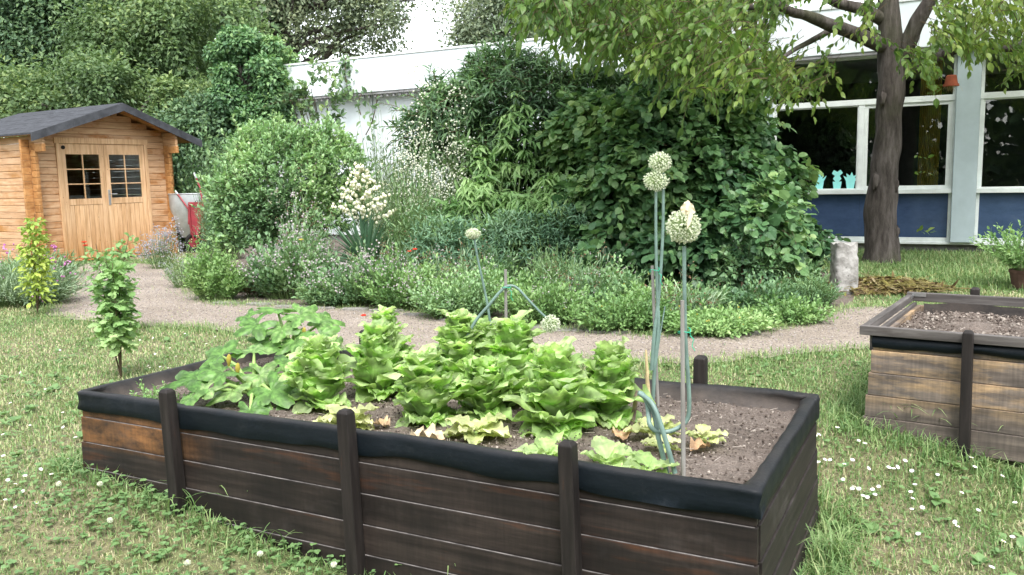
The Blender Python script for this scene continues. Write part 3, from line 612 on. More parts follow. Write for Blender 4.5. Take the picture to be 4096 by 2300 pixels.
for side in range(2):        # short ends
    mb = MB()
    for i in range(6):
        o = .006 * i; z1, z0 = edges[i], edges[i + 1]
        x0, x1 = (BLN + .002 + o, BLN + .026 + o) if side else (-.027 - o, -.003 - o)
        mb.box((x0, .001, z0 + .002), (x1, BWD - .001, z1), U(.1, .9))
    mb.build('end_panel', M['bed_wood_end'], bed, bevel=.0025, local=True)
def post(mb, x, y, z0, z1, w=.031, lean=0., bev=.02):
    a = [(-w, -w), (w, -w), (w, w), (-w, w)]
    rows = [(z0, 1., 0), (z1 - .035, .93, lean * .93), (z1 - .012, .9, lean * .97), (z1, .6, lean)]
    V = np.array([(x + p * k + o, y + q * k, z) for z, k, o in rows for p, q in a]); F = []
    for r in range(3):
        for j in range(4): F.append((r * 4 + j, r * 4 + (j + 1) % 4, r * 4 + 4 + (j + 1) % 4, r * 4 + 4 + j))
    F.append((12, 13, 14, 15)); return mb.add(V, F, U(0, 1))
for (s, zt, ln) in ((.655, .468, -.032), (1.615, .482, -.022), (2.535, .474, -.02)):
    post(MB(), s, -.078, -.35, zt, .028, ln).build('post', M['post_wood'], bed, bevel=.003, local=True)
for (s, zt) in ((.67, .50), (1.60, .50), (2.60, .50)):
    post(MB(), s, BWD + .085, -.3, zt, .03, 0).build('post', M['post_wood'], bed, bevel=.003, local=True)
lb = MB()
liner(lb, BLN, BWD, [(.0365, .294, .0), (.038, .296, 0), (.037, .33, 0.02), (.0355, .366, .03), (.034, .378, .1), (.029, .384, .22), (.006, .386, .25), (-.006, .383, .3), (-.014, .368, .5), (-.024, .34, .9), (-.034, .312, 1), (-.05, .285, 1)], .0032, .013)
lo = lb.build('rubber_liner', M['liner'], bed, smooth=True, local=True)
sp_ = MB(); sp_.add(np.array([(2.98, BWD - .06, .372), (3.03, BWD - .02, .385), (3.0, BWD - .075, .30), (2.95, BWD - .09, .30)]), [(0, 1, 2, 3)], .6)
def soilgrid(L, W, z, amp, n=(150, 60), inset=.035):
    X, Y = np.meshgrid(np.linspace(inset, L - inset, n[0]), np.linspace(inset, W - inset, n[1]), indexing='ij'); P = np.stack([X, Y, 0 * X], -1).reshape(-1, 3)
    Z = z + amp * (noise(P, 3.) * .5 + noise(P, 11., 2) * .35 + noise(P, 31., 3) * .25) + rng.normal(0, amp * .16, len(P))
    P[:, 2] = Z; return P.reshape(X.shape + (3,))
SG = soilgrid(BLN, BWD, SOILZ, .012); sl = MB().grid(SG).build('soil', M['bed_soil'], bed, smooth=True, local=True)
def clods(L, W, z, n, smin, smax, parent, mat):
    cb = MB(); P = np.c_[U(.05, L - .05, n), U(.05, W - .05, n), np.full(n, z) + U(-.004, .008, n)]
    place(cb, T_OCT, P, rng.normal(size=(n, 3)), rng.normal(size=(n, 3)), U(smin, smax, n) * rng.choice([1, 1, 1, 1.8], n), U(0, 1, n))
    # bits of straw and root
    k = n // 14; A = np.c_[U(.05, L - .05, k), U(.05, W - .05, k), np.full(k, z + .012)]; a = U(0, 6.28, k); B = A + np.c_[np.cos(a), np.sin(a), U(-.1, .3, k)] * U(.01, .05, k)[:, None]
    stems(cb, A, B, .0013, .0008, .95)
    o = cb.build('soil_crumbs', mat, parent, local=True); o['kind'] = 'stuff'; return o
M['crumb'] = leafmat('crumb', [(.055, .042, .035), (.1, .08, .067), (.16, .132, .112), (.34, .3, .26)], 0, .95, .15)
clods(BLN, BWD, SOILZ + .004, 6500, .003, .0095, bed, M['crumb'])

# second raised bed at the right
B2 = np.array([1.85, 4.40]); B2Y = R_(-34.5); L2, W2 = 2.2, 1.3; ZT2 = .535
TANW = [(.06, .052, .046), (.12, .104, .09), (.2, .172, .145)]
M['bed2_wood'] = woodmat('bed2_wood', TANW, (1.6, 8, 26), [((.3, .22, .13), .44, .6, (2.6, 3, 12), (2, .08, .2)), ((.07, .066, .064), .58, .72, (1.3, 3, 8))], knots=(3, 8, 9), saw=(80, 8, 5))
M['grey_wood'] = woodmat('grey_wood', [(.045, .04, .037), (.09, .081, .076), (.17, .156, .146)], (2, 14, 30), [((.06, .05, .045), .55, .7, (2, 3, 8))])
M['grey_wood_y'] = woodmat('grey_wood_y', [(.045, .04, .037), (.09, .081, .076), (.17, .156, .146)], (14, 2, 30), [((.06, .05, .045), .55, .7, (3, 2, 8))])
bd2 = thing('raised_bed', 'tan timber raised bed topped by a loose grey wooden frame at the right edge', 'raised bed', (B2[0], B2[1], 0), B2Y)
for side in range(2):
    mb = MB(); zs = [.47, .405, .285, .165, .05, -.08]
    for i in range(5):
        o = .004 * i; y0, y1 = (.03 - .026 - o, .03 - o) if side == 0 else (W2 - .03 + o, W2 - .004 + o)
        mb.box((.035 - .01 * i, y0, zs[i + 1] + .0025), (L2 - .03, y1, zs[i]), U(.1, .9))
    mb.build('side_panel', M['bed2_wood'], bd2, bevel=.0025, local=True)
for side in range(2):
    mb = MB()
    for i in range(5):
        x0, x1 = (.036 - .01 * i, .06 - .01 * i) if side == 0 else (L2 - .06, L2 - .032)
        mb.box((x0 + .001, .032, zs[i + 1] + .0025), (x1, W2 - .032, zs[i]), U(.1, .9))
    mb.build('end_panel', M['bed2_wood'], bd2, bevel=.0025, local=True)
lb = MB(); G = []
for i, x in enumerate(np.linspace(.03, L2, 90)):
    row = []; n1 = noise(np.array([[x * 5, 0, 0]]))[0]; lo_ = .425 + .010 * n1; bul = .012 + .004 * n1
    for t in np.linspace(0, 1, 8): row.append((x, .0 - bul * math.sin(t * math.pi) - .004 + .0015 * n1, .484 + (lo_ - .484) * t))
    G.append(row)
lb.grid(np.array(G), .02); inner = []
for i, x in enumerate(np.linspace(.08, L2, 60)):
    n1 = noise(np.array([[x * 6, 1, 0]]))[0]; inner.append([(x, W2 - .05 - .012 * t + .006 * n1 * t, .49 - .09 * t + .01 * n1) for t in np.linspace(0, 1, 5)])
lb.grid(np.array(inner), .7); lb.build('rubber_liner', M['liner'], bd2, smooth=True, local=True)
tf = MB(); z0, z1 = .488, ZT2
tf.box((-.03, -.03, z0), (L2, .008, z1), .6); tfo = tf.build('top_frame', M['grey_wood'], bd2, bevel=.003, local=True)
t2 = MB(); t2.box((-.03, W2 - .01, z0 + .003), (L2, W2 + .028, z1 + .012), .4); t2.build('top_frame', M['grey_wood'], bd2, bevel=.003, local=True)
t3 = MB(); t3.box((-.028, .009, z0 + .001), (.008, W2 - .011, z1 - .002), .6); t3.box((.012, .02, .40), (.034, W2 - .02, .487), .4); t3.build('top_frame', M['grey_wood_y'], bd2, bevel=.003, local=True)
br = MB(); br.box((.0, W2 - .014, .523), (.085, W2 - .0115, .545)); br.box((.0095, W2 - .09, .515), (.012, W2 - .0145, .537)); br.build('bracket', M['steel'], tfo, local=True)
s, z = on_plane(B2, B2Y, 3878, 1500); post(MB(), s, -.062, -.1, .558, .025, -.008).build('post', M['post_wood'], bd2, bevel=.003, local=True)
s, z = on_plane(B2, B2Y, 3895, 1180, W2); post(MB(), s, W2 + .065, -.1, .59, .028, 0).build('post', M['post_wood'], bd2, bevel=.003, local=True)
S2 = soilgrid(L2, W2, .435, .022, (110, 70), .06); MB().grid(S2).build('soil', M['bed_soil'], bd2, smooth=True, local=True)
clods(L2, W2, .442, 4200, .005, .017, bd2, M['crumb'])
# ------------------------------------------------------------------ crops in the near bed
M['lettuce'] = leafmat('lettuce', [(.3, .5, .14), (.45, .63, .26), (.6, .73, .4)], .5, .42, .45, 14.)
M['zucchini'] = leafmat('zucchini', [(.07, .17, .035), (.15, .3, .075), (.36, .48, .21)], .34, .45, .4, 30.)
M['petiole'] = plain('petiole', (.26, .38, .12), .5, .4, var=.2); M['blossom'] = leafmat('blossom', [(.4, .34, .06), (.5, .42, .09), (.5, .48, .16)], .35, .5, .3)
def ruffleleaf(mb, base, d, nrm, L, W, cup=.25, ruff=.12, curl=.25, rnd=.5, nu=11, nv=12, ph=0., waves=3.):
    y = nz(np.asarray(d, float)); x = nz(np.cross(y, nrm)); z = np.cross(x, y)
    u = np.linspace(-1, 1, nu); v = np.linspace(0, 1, nv); Uu, V = np.meshgrid(u, v, indexing='ij')
    prof = np.clip(np.sin(np.pi * (.1 + .82 * V ** .8)), 0, 1) ** .7 * (.35 + .65 * np.minimum(1, V * 2.2))
    X = Uu * prof * W / 2; edge = np.abs(Uu) ** 1.6
    Z = cup * W * edge * .6 * prof - curl * L * V ** 2.2 + ruff * W * edge * np.sin(V * waves * 6.28 + ph + Uu * 1.3) * (.3 + .7 * V) + .05 * W * V * np.sin(Uu * 7 + ph)
    Y = V * L * (1 - .06 * edge * np.cos(V * waves * 6.28 + ph)); Y = Y - .1 * L * V * edge
    G = np.asarray(base) + X[..., None] * x + Y[..., None] * y + Z[..., None] * z
    rr = np.clip(rnd + .22 * (V - .5) + .12 * edge - .25 * (np.abs(Uu) < .12) * -1 * (V < .8), 0, 1)
    mb.grid(G, rr)
def lettuce(label, s, t, h, r, seed, bare=0.):
    h = h * .89; r = r * .95
    c = bp(s, t, SOILZ); E = thing('lettuce', label, 'lettuce', c, group='bolted lettuces in the near raised bed'); g = np.random.default_rng(seed); n = int(44 + 34 * h / .4)
    mb = MB(); lean = g.normal(0, .05, 2)
    for i in range(n):
        q = i / n; a = i * 2.39996 + g.uniform(-.35, .35); k = 1 - q
        if q < .16: z = .012 + .1 * q; L = r * .72 * g.uniform(.75, 1.15); W = L * g.uniform(.9, 1.1); el = R_(g.uniform(-4, 26)); rb = .015; curl = g.uniform(.1, .35)
        elif q < .82: z = .02 + h * .82 * ((q - .16) / .66) ** 1.05; L = (r * .8 * k ** .6 + .036) * g.uniform(.75, 1.25); W = L * g.uniform(1.0, 1.3); el = R_(g.uniform(44, 80) - 10 * (q < .35)); rb = .2 * r * k; curl = g.uniform(.0, .55)
        else: z = h * g.uniform(.78, .92); L = g.uniform(.04, .062); W = L * g.uniform(.8, 1.1); el = R_(g.uniform(35, 85)); rb = .012; curl = g.uniform(-.1, .5)
        z = min(z, h * .92)
        d = np.array([math.cos(a) * math.cos(el), math.sin(a) * math.cos(el), math.sin(el)]); nn = np.array([-math.cos(a) * math.sin(el), -math.sin(a) * math.sin(el), math.cos(el)])
        b = c + np.array([lean[0] * z + math.cos(a) * rb, lean[1] * z + math.sin(a) * rb, z])
        ruffleleaf(mb, b, d, nn, L, W, g.uniform(.1, .45), g.uniform(.06, .14), curl, np.clip(.45 + .25 * (q - .4) + g.normal(0, .15), 0, 1), ph=g.uniform(0, 6), waves=g.uniform(1.8, 3.4))
    mb.build('leaves', M['lettuce'], E, smooth=True)
    MB().tube([c, c + [lean[0] * h * .5, lean[1] * h * .5, h * .5], c + [lean[0] * h, lean[1] * h, h * .92]], [.02, .016, .006], 8).build('stem', M['petiole'], E, smooth=True)
for a in (('bolted lettuce nearest the zucchini, broad and low at the near rim', 1.10, .36, .33, .215), ('tall bolted lettuce behind the gap between the first and second near posts', 1.22, .66, .37, .20),
          ('slim bolted lettuce far back beside the back rim with bare soil round it', 1.03, 1.02, .40, .15), ('bolted lettuce standing just right of the middle near post', 1.68, .36, .34, .20),
          ('tallest bolted lettuce in the middle of the back row', 1.50, .90, .43, .19), ('half hidden bolted lettuce between two taller ones in the back row', 1.60, 1.06, .36, .16),
          ('tall bolted lettuce just left of the grey stake in the back row', 1.90, .78, .44, .21), ('bolted lettuce nearest the right near post with wide skirt of leaves', 2.22, .47, .37, .215),
          ('rightmost bolted lettuce beside the dried leek stalk', 2.36, .70, .33, .20), ('low lettuce filling the middle of the near row', 1.86, .52, .27, .19)):
    lettuce(*a, seed=int(a[1] * 1000))
def rosette(label, s, t, r, n, cols='lettuce', seed=1, name='lettuce', el0=0.):
    c = bp(s, t, SOILZ); E = thing(name, label, 'lettuce', c); g = np.random.default_rng(seed); mb = MB()
    for i in range(n):
        a = i * 2.4 + g.uniform(-.3, .3); el = R_(el0 + 30 * i / n + g.uniform(-6, 6)); d = np.array([math.cos(a) * math.cos(el), math.sin(a) * math.cos(el), math.sin(el)]); nn = np.array([-math.cos(a) * math.sin(el), -math.sin(a) * math.sin(el), math.cos(el)])
        L = r * g.uniform(.7, 1.1); ruffleleaf(mb, c + [math.cos(a) * .01, math.sin(a) * .01, .012 + .004 * i], d, nn, L, L * .85, .3, .12, .15, .55 + g.normal(0, .15), ph=g.uniform(0, 6))
    mb.build('leaves', M[cols], E, smooth=True); MB().tube([c, c + [0, 0, .03]], .008, 6).build('stem', M['petiole'], E)
M['pale'] = leafmat('pale', [(.36, .45, .13), (.52, .58, .26), (.6, .6, .36)], .3, .5, .35, 14.); M['wilt'] = leafmat('wilt', [(.25, .13, .07), (.45, .3, .18), (.62, .5, .36)], .15, .75, .2, 20.)
rosette('small pale lettuce seedling with upright leaf at the near rim left of the leek stems', 2.58, .12, .10, 7, seed=4, el0=12.)
rosette('pale low lettuce rosette on bare soil under the leek loop', 2.62, .52, .11, 9, 'pale', seed=5, el0=5.)
rosette('flattened pale lettuce leaves under the lettuce skirts near the middle post', 1.42, .14, .13, 10, 'pale', seed=6)
rosette('flattened yellowing lettuce between the middle and right near posts', 1.98, .24, .13, 10, 'pale', seed=7)
rosette('small pale lettuce pressed against the near rim by the right post', 2.36, .10, .11, 8, 'lettuce', seed=9)
rosette('pale low lettuce between the leek stems and the near rim', 2.74, .10, .09, 7, 'lettuce', seed=12)
rosette('ragged pale lettuce remains right of the big leek stake', 2.82, .52, .085, 8, 'pale', seed=15, el0=8.)
rosette('wilted pale leaves on the soil between the leek loop and the stake', 2.70, .38, .08, 6, 'pale', seed=17)
def deadleaf(label, s, t, r, seed):
    c = bp(s, t, SOILZ + .012); g = np.random.default_rng(seed); mb = MB()
    a = g.uniform(0, 6); ruffleleaf(mb, c, [math.cos(a), math.sin(a), .15], [0, 0, 1], r, r * .9, .5, .2, .05, .4 + g.uniform(-.2, .4), ph=a)
    o = mb.build('withered_leaf', M['wilt'], smooth=True); tag(o, label, 'leaf')
deadleaf('brown withered lettuce leaf lying on the soil before the middle lettuces', 1.90, .14, .14, 1); deadleaf('pinkish withered leaf on the soil left of the leek loop', 2.53, .42, .09, 2)
deadleaf('pale dry leaf on the soil right of the leek stake', 2.80, .40, .09, 3); deadleaf('curled dry leaf beside the second near post', 1.50, .22, .09, 4)
# zucchini
def zleaf(mb, c, d, nrm, R, rnd, seed):
    g = np.random.default_rng(seed); nr, na = 6, 45; th = np.linspace(.42, 2 * math.pi - .42, na); lob = .72 + .2 * np.cos((th - math.pi) * 5 * .5 * 2 * .5) ** 2 + .14 * np.cos(th * 5 - math.pi) + .06 * np.cos(th * 21)
    lob *= .82 + .28 * (1 - np.cos(th)) / 2; y = nz(np.asarray(d, float)); x = nz(np.cross(y, nrm)); z = np.cross(x, y); G = np.zeros((na, nr, 3)); rr = np.zeros((na, nr)); ph = g.uniform(0, 6)
    for j in range(nr):
        r = j / (nr - 1); rad = lob * r * R if r > .3 else (r / .3) * (.3 * lob) * R
        X = np.sin(th) * rad; Y = -np.cos(th) * rad; rib = np.abs(np.cos(th * 2.5 - math.pi / 2 * 5))
        Z = .5 * rad * (1 - r * .6) - .16 * R * r ** 2.4 + .05 * R * r * np.cos(th * 5) + .03 * R * r * np.sin(th * 11 + ph) + .09 * R * r * r * np.sin(2 * th + ph)
        G[:, j] = np.asarray(c) + X[:, None] * x + Y[:, None] * y + Z[:, None] * z; rr[:, j] = np.clip(rnd + .18 * np.cos(th * 10 + r * 5) * (r > .2) + .25 * (np.cos(th * 5 - math.pi) > .93) * (1 - r), 0, 1)
    mb.grid(G, rr)
def zucchini(label, base_st, leaves, blossoms, seed, Y0):
    c = bp(*base_st, SOILZ); E = thing('zucchini_plant', label, 'zucchini', c); g = np.random.default_rng(seed); lm, pm = MB(), MB()
    for i, (px, py, R, dy, tilt) in enumerate(leaves):
        P = dep(px, py, c[1] + dy); hv = P - c; hv[2] = 0; hv = nz(hv + 1e-6) if np.linalg.norm(hv) > .02 else np.array([0, -1., 0])
        d = nz(hv * math.cos(tilt) + np.array([0, 0, -math.sin(tilt)]) + g.normal(0, .12, 3)); nn = nz(np.array([0, 0, 1.]) + .55 * hv * math.sin(tilt) + np.array([0, -.3, 0]) + g.normal(0, .34, 3))
        zleaf(lm, P, d, nn, R * 1.18, np.clip(.5 + g.normal(0, .16), .1, .9), seed * 50 + i)
        mid = c * .45 + P * .55 + np.array([0, 0, .05]); pm.tube([c + [0, 0, .01], c * .75 + mid * .25 + [0, 0, .03], mid, P - np.array([0, 0, .006])], [.013, .011, .009, .006], 7, g.uniform(.3, .7))
    lm.build('leaves', M['zucchini'], E, smooth=True); pm.build('leaf_stalks', M['petiole'], E, smooth=True)
    for (px, py, dy, up) in blossoms:
        P = dep(px, py, c[1] + dy); b = MB(); b.lathe([(.004, 0), (.007, .015), (.012, .032), (.009, .052), (.003, .062)], P, 9, axis=(.15, -.2, up)); b.build('blossom', M['blossom'], E, smooth=True)
        MB().tube([c + [0, 0, .02], (c + P) / 2 + [0, 0, .02], P], [.006, .005, .005], 6).build('flower_stalk', M['petiole'], E, smooth=True)
zucchini('sprawling zucchini plant with mottled leaves behind the first near post', (.72, .34), [(785, 1516, .115, -.05, .25), (889, 1420, .10, .1, .0), (1016, 1412, .105, .12, .1), (1140, 1462, .105, .12, .2), (1085, 1562, .115, -.12, .35), (925, 1570, .095, -.1, .3), (765, 1592, .085, -.2, .5),
    (1100, 1650, .085, -.2, .9), (1180, 1490, .085, .05, .9), (960, 1495, .095, .05, .1), (890, 1490, .085, -.05, .2), (1000, 1640, .07, -.28, .8), (1150, 1555, .09, .0, .5), (830, 1560, .08, -.16, .4), (1040, 1500, .085, .0, .2)], [(915, 1465, -.05, 1.), (950, 1500, -.05, 1.)], 3, 0)
zucchini('taller zucchini plant with broad leaves above the back rim of the near bed', (.36, .98), [(1111, 1245, .11, .05, .0), (1200, 1260, .095, -.05, .3), (1290, 1282, .10, .1, .2), (1030, 1300, .10, -.1, .2), (1127, 1315, .095, -.1, .4), (1280, 1342, .10, -.1, .4), (1180, 1365, .10, -.15, .5), (1075, 1365, .10, -.1, .5),
    (1240, 1410, .08, -.15, .7), (1330, 1392, .075, .1, .6), (1000, 1270, .07, .1, .2), (1150, 1270, .08, .1, .1)], [(1215, 1350, -.1, 1.), (1200, 1380, -.12, .6)], 5, 0)
c = bp(.30, .12, SOILZ); herb('carrot_plant', 'small tuft of feathery bright green carrot tops in the left corner of the near bed', 'vegetable', c, .12, .08, .12, 46, 9, .022, T_DIA, M['leaf_bright'], M['greenstem'], 1., 1.2, droop=.3, sr=.001)
bpy.data.objects['carrot_plant'].location.z = 0
for o in bpy.data.objects['carrot_plant'].children: o.location.z = SOILZ - .01
# leeks / onions in flower, stakes and ties
M['leek'] = plain('leek', (.13, .2, .175), .45, .45, var=.2, vs=14); M['leek_dry'] = plain('leek_dry', (.45, .36, .2), .8, .2, var=.35, vs=20); M['dead_stalk'] = plain('dead_stalk', (.22, .17, .14), .85, .2, var=.4, vs=20)
M['stake'] = woodmat('stake', [(.14, .135, .125), (.22, .21, .195), (.3, .29, .27)], (30, 30, 3)); M['floret'] = leafmat('floret', [(.42, .5, .34), (.62, .66, .52), (.78, .8, .7)], .25, .6, .25); M['pedicel'] = plain('pedicel', (.35, .45, .22), .6, .3); M['husk'] = leafmat('husk', [(.5, .4, .28), (.68, .58, .45), (.75, .68, .56)], .3, .7, .2); M['twine'] = plain('twine', (.02, .38, .22), .5, .4)
def smoothpath(P, k=6):
    P = np.asarray(P, float); Q = np.concatenate([[2 * P[0] - P[1]], P, [2 * P[-1] - P[-2]]]); out = []
    for i in range(1, len(Q) - 2):
        a, b, c, d = Q[i - 1:i + 3]
        for t in np.arange(k) / k: out.append(.5 * ((2 * b) + (c - a) * t + (2 * a - 5 * b + 4 * c - d) * t * t + (3 * b - a - 3 * c + d) * t ** 3))
    return np.array(out + [P[-1]])
def head(E, c, R, n, seed, flat=1., fl=.0055):
    g = np.random.default_rng(seed); i = np.arange(n) + .5; z = 1 - 2 * i / n; a = i * 2.39996; r = np.sqrt(1 - z * z); d = np.c_[r * np.cos(a), r * np.sin(a), z] + g.normal(0, .04, (n, 3)); d[:, 2] *= flat
    rad = R * g.uniform(.82, 1.05, n); P = c + d * rad[:, None]; mb = MB()
    place(mb, (T_OCT[0] * [1, 1.5, 1], T_OCT[1]), P, d, g.normal(size=(n, 3)), fl * g.uniform(.8, 1.3, n), g.uniform(.3, 1, n))
    for q in range(4):        # spreading petals
        dd = nz(d + g.normal(0, .8, (n, 3))); place(mb, T_DIA, P, dd, d, fl * 1.1, g.uniform(.5, 1, n), 1.2)
    h = mb.build('flower_head', M['floret'], E); sm = MB(); stems(sm, np.repeat([c], n, 0), P, .0006, .0006); stems(sm, np.repeat([c], 1, 0), [c + [0, 0, .001]], .004, .004); sm.build('pedicels', M['pedicel'], h)
def leek(label, Y, paths, heads, group=None):
    b = dep(*paths[0][0][0], Y); E = thing('flowering_leek', label, 'leek', b)
    for pts, ra, rb in paths:
        P = smoothpath([dep(p[0], p[1], Y + (p[2] if len(p) > 2 else 0)) for p in pts]); MB().tube(P, np.linspace(ra, rb, len(P)), 9).build('stalk', M['leek'], E, smooth=True)
    for i, (px, py, rp, fl) in enumerate(heads): head(E, dep(px, py, Y), rp * Y / FPX, 420 if rp > 55 else 240, int(px), fl)
    return E
Yb = at(2734, 1899, SOILZ)[1]
E1 = leek('tall leek looped round its stake with the biggest round flower head and papery cap', Yb, [([(2737, 985), (2738, 1150), (2742, 1350), (2752, 1500), (2757, 1620), (2745, 1685), (2690, 1722), (2630, 1727), (2600, 1700), (2594, 1655, .03), (2588, 1610, .04), (2570, 1578, .05), (2552, 1572, .05)], .0065, .0092), ([(2556, 1572, .05), (2590, 1600, .03), (2618, 1660, .02), (2632, 1740, .0), (2668, 1890, .0)], .0085, .009), ([(2566, 1575, .05), (2612, 1620, .0), (2650, 1720, -.03), (2700, 1892, -.04)], .008, .009)], [(2733, 908, 66, 1.)])
cap = MB(); P = dep(2752, 832, Yb); ruffleleaf(cap, P + [-.012, -.02, -.02], [.2, -.2, 1], [0, -1, .2], .045, .05, .8, .15, .3, .6); ruffleleaf(cap, P + [.0, -.055, .0], [-.25, -.35, -.9], [0, -1, .2], .07, .016, .5, .1, .1, .4); cap.tube([P + [-.01, -.02, -.01], P + [0, -.01, .012], P + [.012, -.02, 0]], [.008, .013, .006], 7, .7); cap.build('papery_cap', M['husk'], E1, smooth=True)
Y2 = at(2632, 1630, SOILZ)[1]
leek('pair of slender leeks tied to one stake with two flower heads one above the other', Y2, [([(2652, 690), (2653, 850), (2648, 1000), (2634, 1200), (2618, 1330), (2606, 1480)], .006, .0085), ([(2624, 765), (2624, 950), (2628, 1150), (2634, 1300), (2620, 1450), (2612, 1600)], .006, .009), ([(2660, 1225), (2635, 1370), (2618, 1500)], .003, .006)], [(2640, 648, 42, .9), (2624, 722, 46, .85)])
Y3 = bp(1.75, 1.0, 0)[1]
leek('leek stalk bent over a grey stake with its flower head hanging to the right', Y3, [([(1868, 1345), (1905, 1280), (1955, 1222), (2000, 1168), (2035, 1144), (2068, 1152), (2112, 1198), (2158, 1246), (2190, 1275)], .0085, .0055)], [(2203, 1296, 38, .9)])
leek('thin leek with a small flattened flower head rising behind the lettuces', Y3 + .1, [([(1897, 955), (1912, 1040), (1932, 1130), (1955, 1250), (1972, 1400), (1985, 1470)], .005, .007)], [(1892, 935, 28, .7)])
for (lab, px0, py0, px1, py1, Y) in (('grey wooden stake holding the biggest leek at the near rim', 2729, 1202, 2734, 1905, Yb - .02), ('grey wooden stake tied to the pair of slender leeks', 2609, 1063, 2632, 1640, Y2 + .02), ('grey stake under the bent leek stalk behind the lettuces', 2022, 1078, 2026, 1450, Y3 + .02)):
    A, B = dep(px1, py1, Y), dep(px0, py0, Y); tag(MB().tube([A, A * .5 + B * .5, B], [.0078, .0075, .007], 8).build('stake', M['stake'], smooth=False), lab, 'stake', 'stakes in the near bed')
for (lab, px, py, Y) in (('green twine tying the big looped leek to its stake', 2737, 1338, Yb - .005), ('green twine tying the pair of slender leeks to their stake', 2618, 1090, Y2), ('green twine on the stake under the bent leek stalk', 2026, 1158, Y3)):
    P = dep(px, py, Y); mb = MB(); a = np.linspace(0, 6.9, 30); mb.tube(P + np.c_[.021 * np.cos(a), .02 * np.sin(a), .004 * np.sin(a * 2) + .0006 * np.arange(30)], .0016, 5)
    mb.tube(P + np.array([(.015, -.02, 0), (.025, -.03, -.01), (.02, -.03, -.035), (.03, -.03, -.05)]), .0014, 5); tag(mb.build('twine', M['twine']), lab, 'twine', 'green ties on the stakes')
tag(MB().tube(smoothpath([dep(2514, 1780, Y2 - .25), dep(2530, 1680, Y2 - .25), dep(2543, 1600, Y2 - .25), dep(2549, 1562, Y2 - .25)]), np.linspace(.012, .007, 19), 7, wob=.25).build('dead_stalk', M['dead_stalk'], smooth=True), 'grey dried leek stalk standing between the lettuces and the loop', 'dead stalk')
tag(MB().tube(smoothpath([dep(2602, 1625, Y2 - .04), dep(2590, 1540, Y2 - .04), dep(2588, 1470, Y2 - .04), dep(2584, 1400, Y2 - .04)]), np.linspace(.012, .004, 19), 7, wob=.25).build('dry_leaf_sheath', M['leek_dry'], smooth=True), 'yellow brown dry leaf sheath beside the slender leeks', 'dead leaf')
# ------------------------------------------------------------------ shrubs and flowers of the border
def bl(px, py, Y, wpx, hpx, ry=None):
    c = dep(px, py, Y); return (c[0], c[1], c[2], wpx / 2 * Y / FPX, ry or wpx / 2 * Y / FPX * .85, hpx / 2 * Y / FPX)
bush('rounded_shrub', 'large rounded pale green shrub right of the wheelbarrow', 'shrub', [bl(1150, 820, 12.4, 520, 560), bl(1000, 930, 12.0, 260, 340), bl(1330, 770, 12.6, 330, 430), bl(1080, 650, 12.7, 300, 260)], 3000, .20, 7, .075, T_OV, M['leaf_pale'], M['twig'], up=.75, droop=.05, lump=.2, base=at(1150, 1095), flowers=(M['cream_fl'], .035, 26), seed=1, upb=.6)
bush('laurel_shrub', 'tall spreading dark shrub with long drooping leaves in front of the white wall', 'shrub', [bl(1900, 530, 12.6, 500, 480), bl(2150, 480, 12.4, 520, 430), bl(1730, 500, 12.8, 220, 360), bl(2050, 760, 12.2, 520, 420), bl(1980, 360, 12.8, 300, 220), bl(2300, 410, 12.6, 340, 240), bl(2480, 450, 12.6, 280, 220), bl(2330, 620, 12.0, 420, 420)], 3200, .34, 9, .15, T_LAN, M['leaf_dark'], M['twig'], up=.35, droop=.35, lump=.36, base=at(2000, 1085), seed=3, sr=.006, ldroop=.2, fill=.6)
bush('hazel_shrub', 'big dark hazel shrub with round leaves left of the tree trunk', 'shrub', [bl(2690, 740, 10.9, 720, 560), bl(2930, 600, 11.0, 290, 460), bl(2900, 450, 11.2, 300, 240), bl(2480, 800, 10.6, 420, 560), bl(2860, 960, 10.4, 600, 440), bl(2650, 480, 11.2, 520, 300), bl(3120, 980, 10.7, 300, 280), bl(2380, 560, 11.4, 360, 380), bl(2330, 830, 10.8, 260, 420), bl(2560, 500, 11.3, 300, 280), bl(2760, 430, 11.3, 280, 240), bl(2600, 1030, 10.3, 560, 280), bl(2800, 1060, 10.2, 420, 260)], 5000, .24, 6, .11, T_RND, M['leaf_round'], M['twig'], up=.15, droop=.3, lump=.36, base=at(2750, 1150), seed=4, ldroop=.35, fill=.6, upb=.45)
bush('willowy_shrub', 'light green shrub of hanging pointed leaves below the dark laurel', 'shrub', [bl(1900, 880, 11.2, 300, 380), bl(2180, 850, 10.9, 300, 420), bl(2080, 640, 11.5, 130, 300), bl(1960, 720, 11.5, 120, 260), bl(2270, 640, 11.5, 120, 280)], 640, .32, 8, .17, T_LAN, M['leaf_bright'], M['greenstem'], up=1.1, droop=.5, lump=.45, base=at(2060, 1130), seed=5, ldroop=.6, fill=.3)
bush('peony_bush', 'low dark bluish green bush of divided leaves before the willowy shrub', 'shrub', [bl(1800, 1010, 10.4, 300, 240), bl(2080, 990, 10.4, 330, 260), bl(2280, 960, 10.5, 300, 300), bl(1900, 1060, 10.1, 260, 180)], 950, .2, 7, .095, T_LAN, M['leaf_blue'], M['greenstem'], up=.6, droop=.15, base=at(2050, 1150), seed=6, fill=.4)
bush('mahonia_bush', 'glossy bright leaved mahonia bush at the foot of the hazel', 'shrub', [bl(2985, 1110, 9.4, 250, 240), bl(3140, 1130, 9.6, 240, 200)], 420, .16, 7, .075, T_OV, M['leaf_mid'], M['twig'], up=.5, droop=.1, base=at(2990, 1195), nstem=4, seed=7, fill=.4)
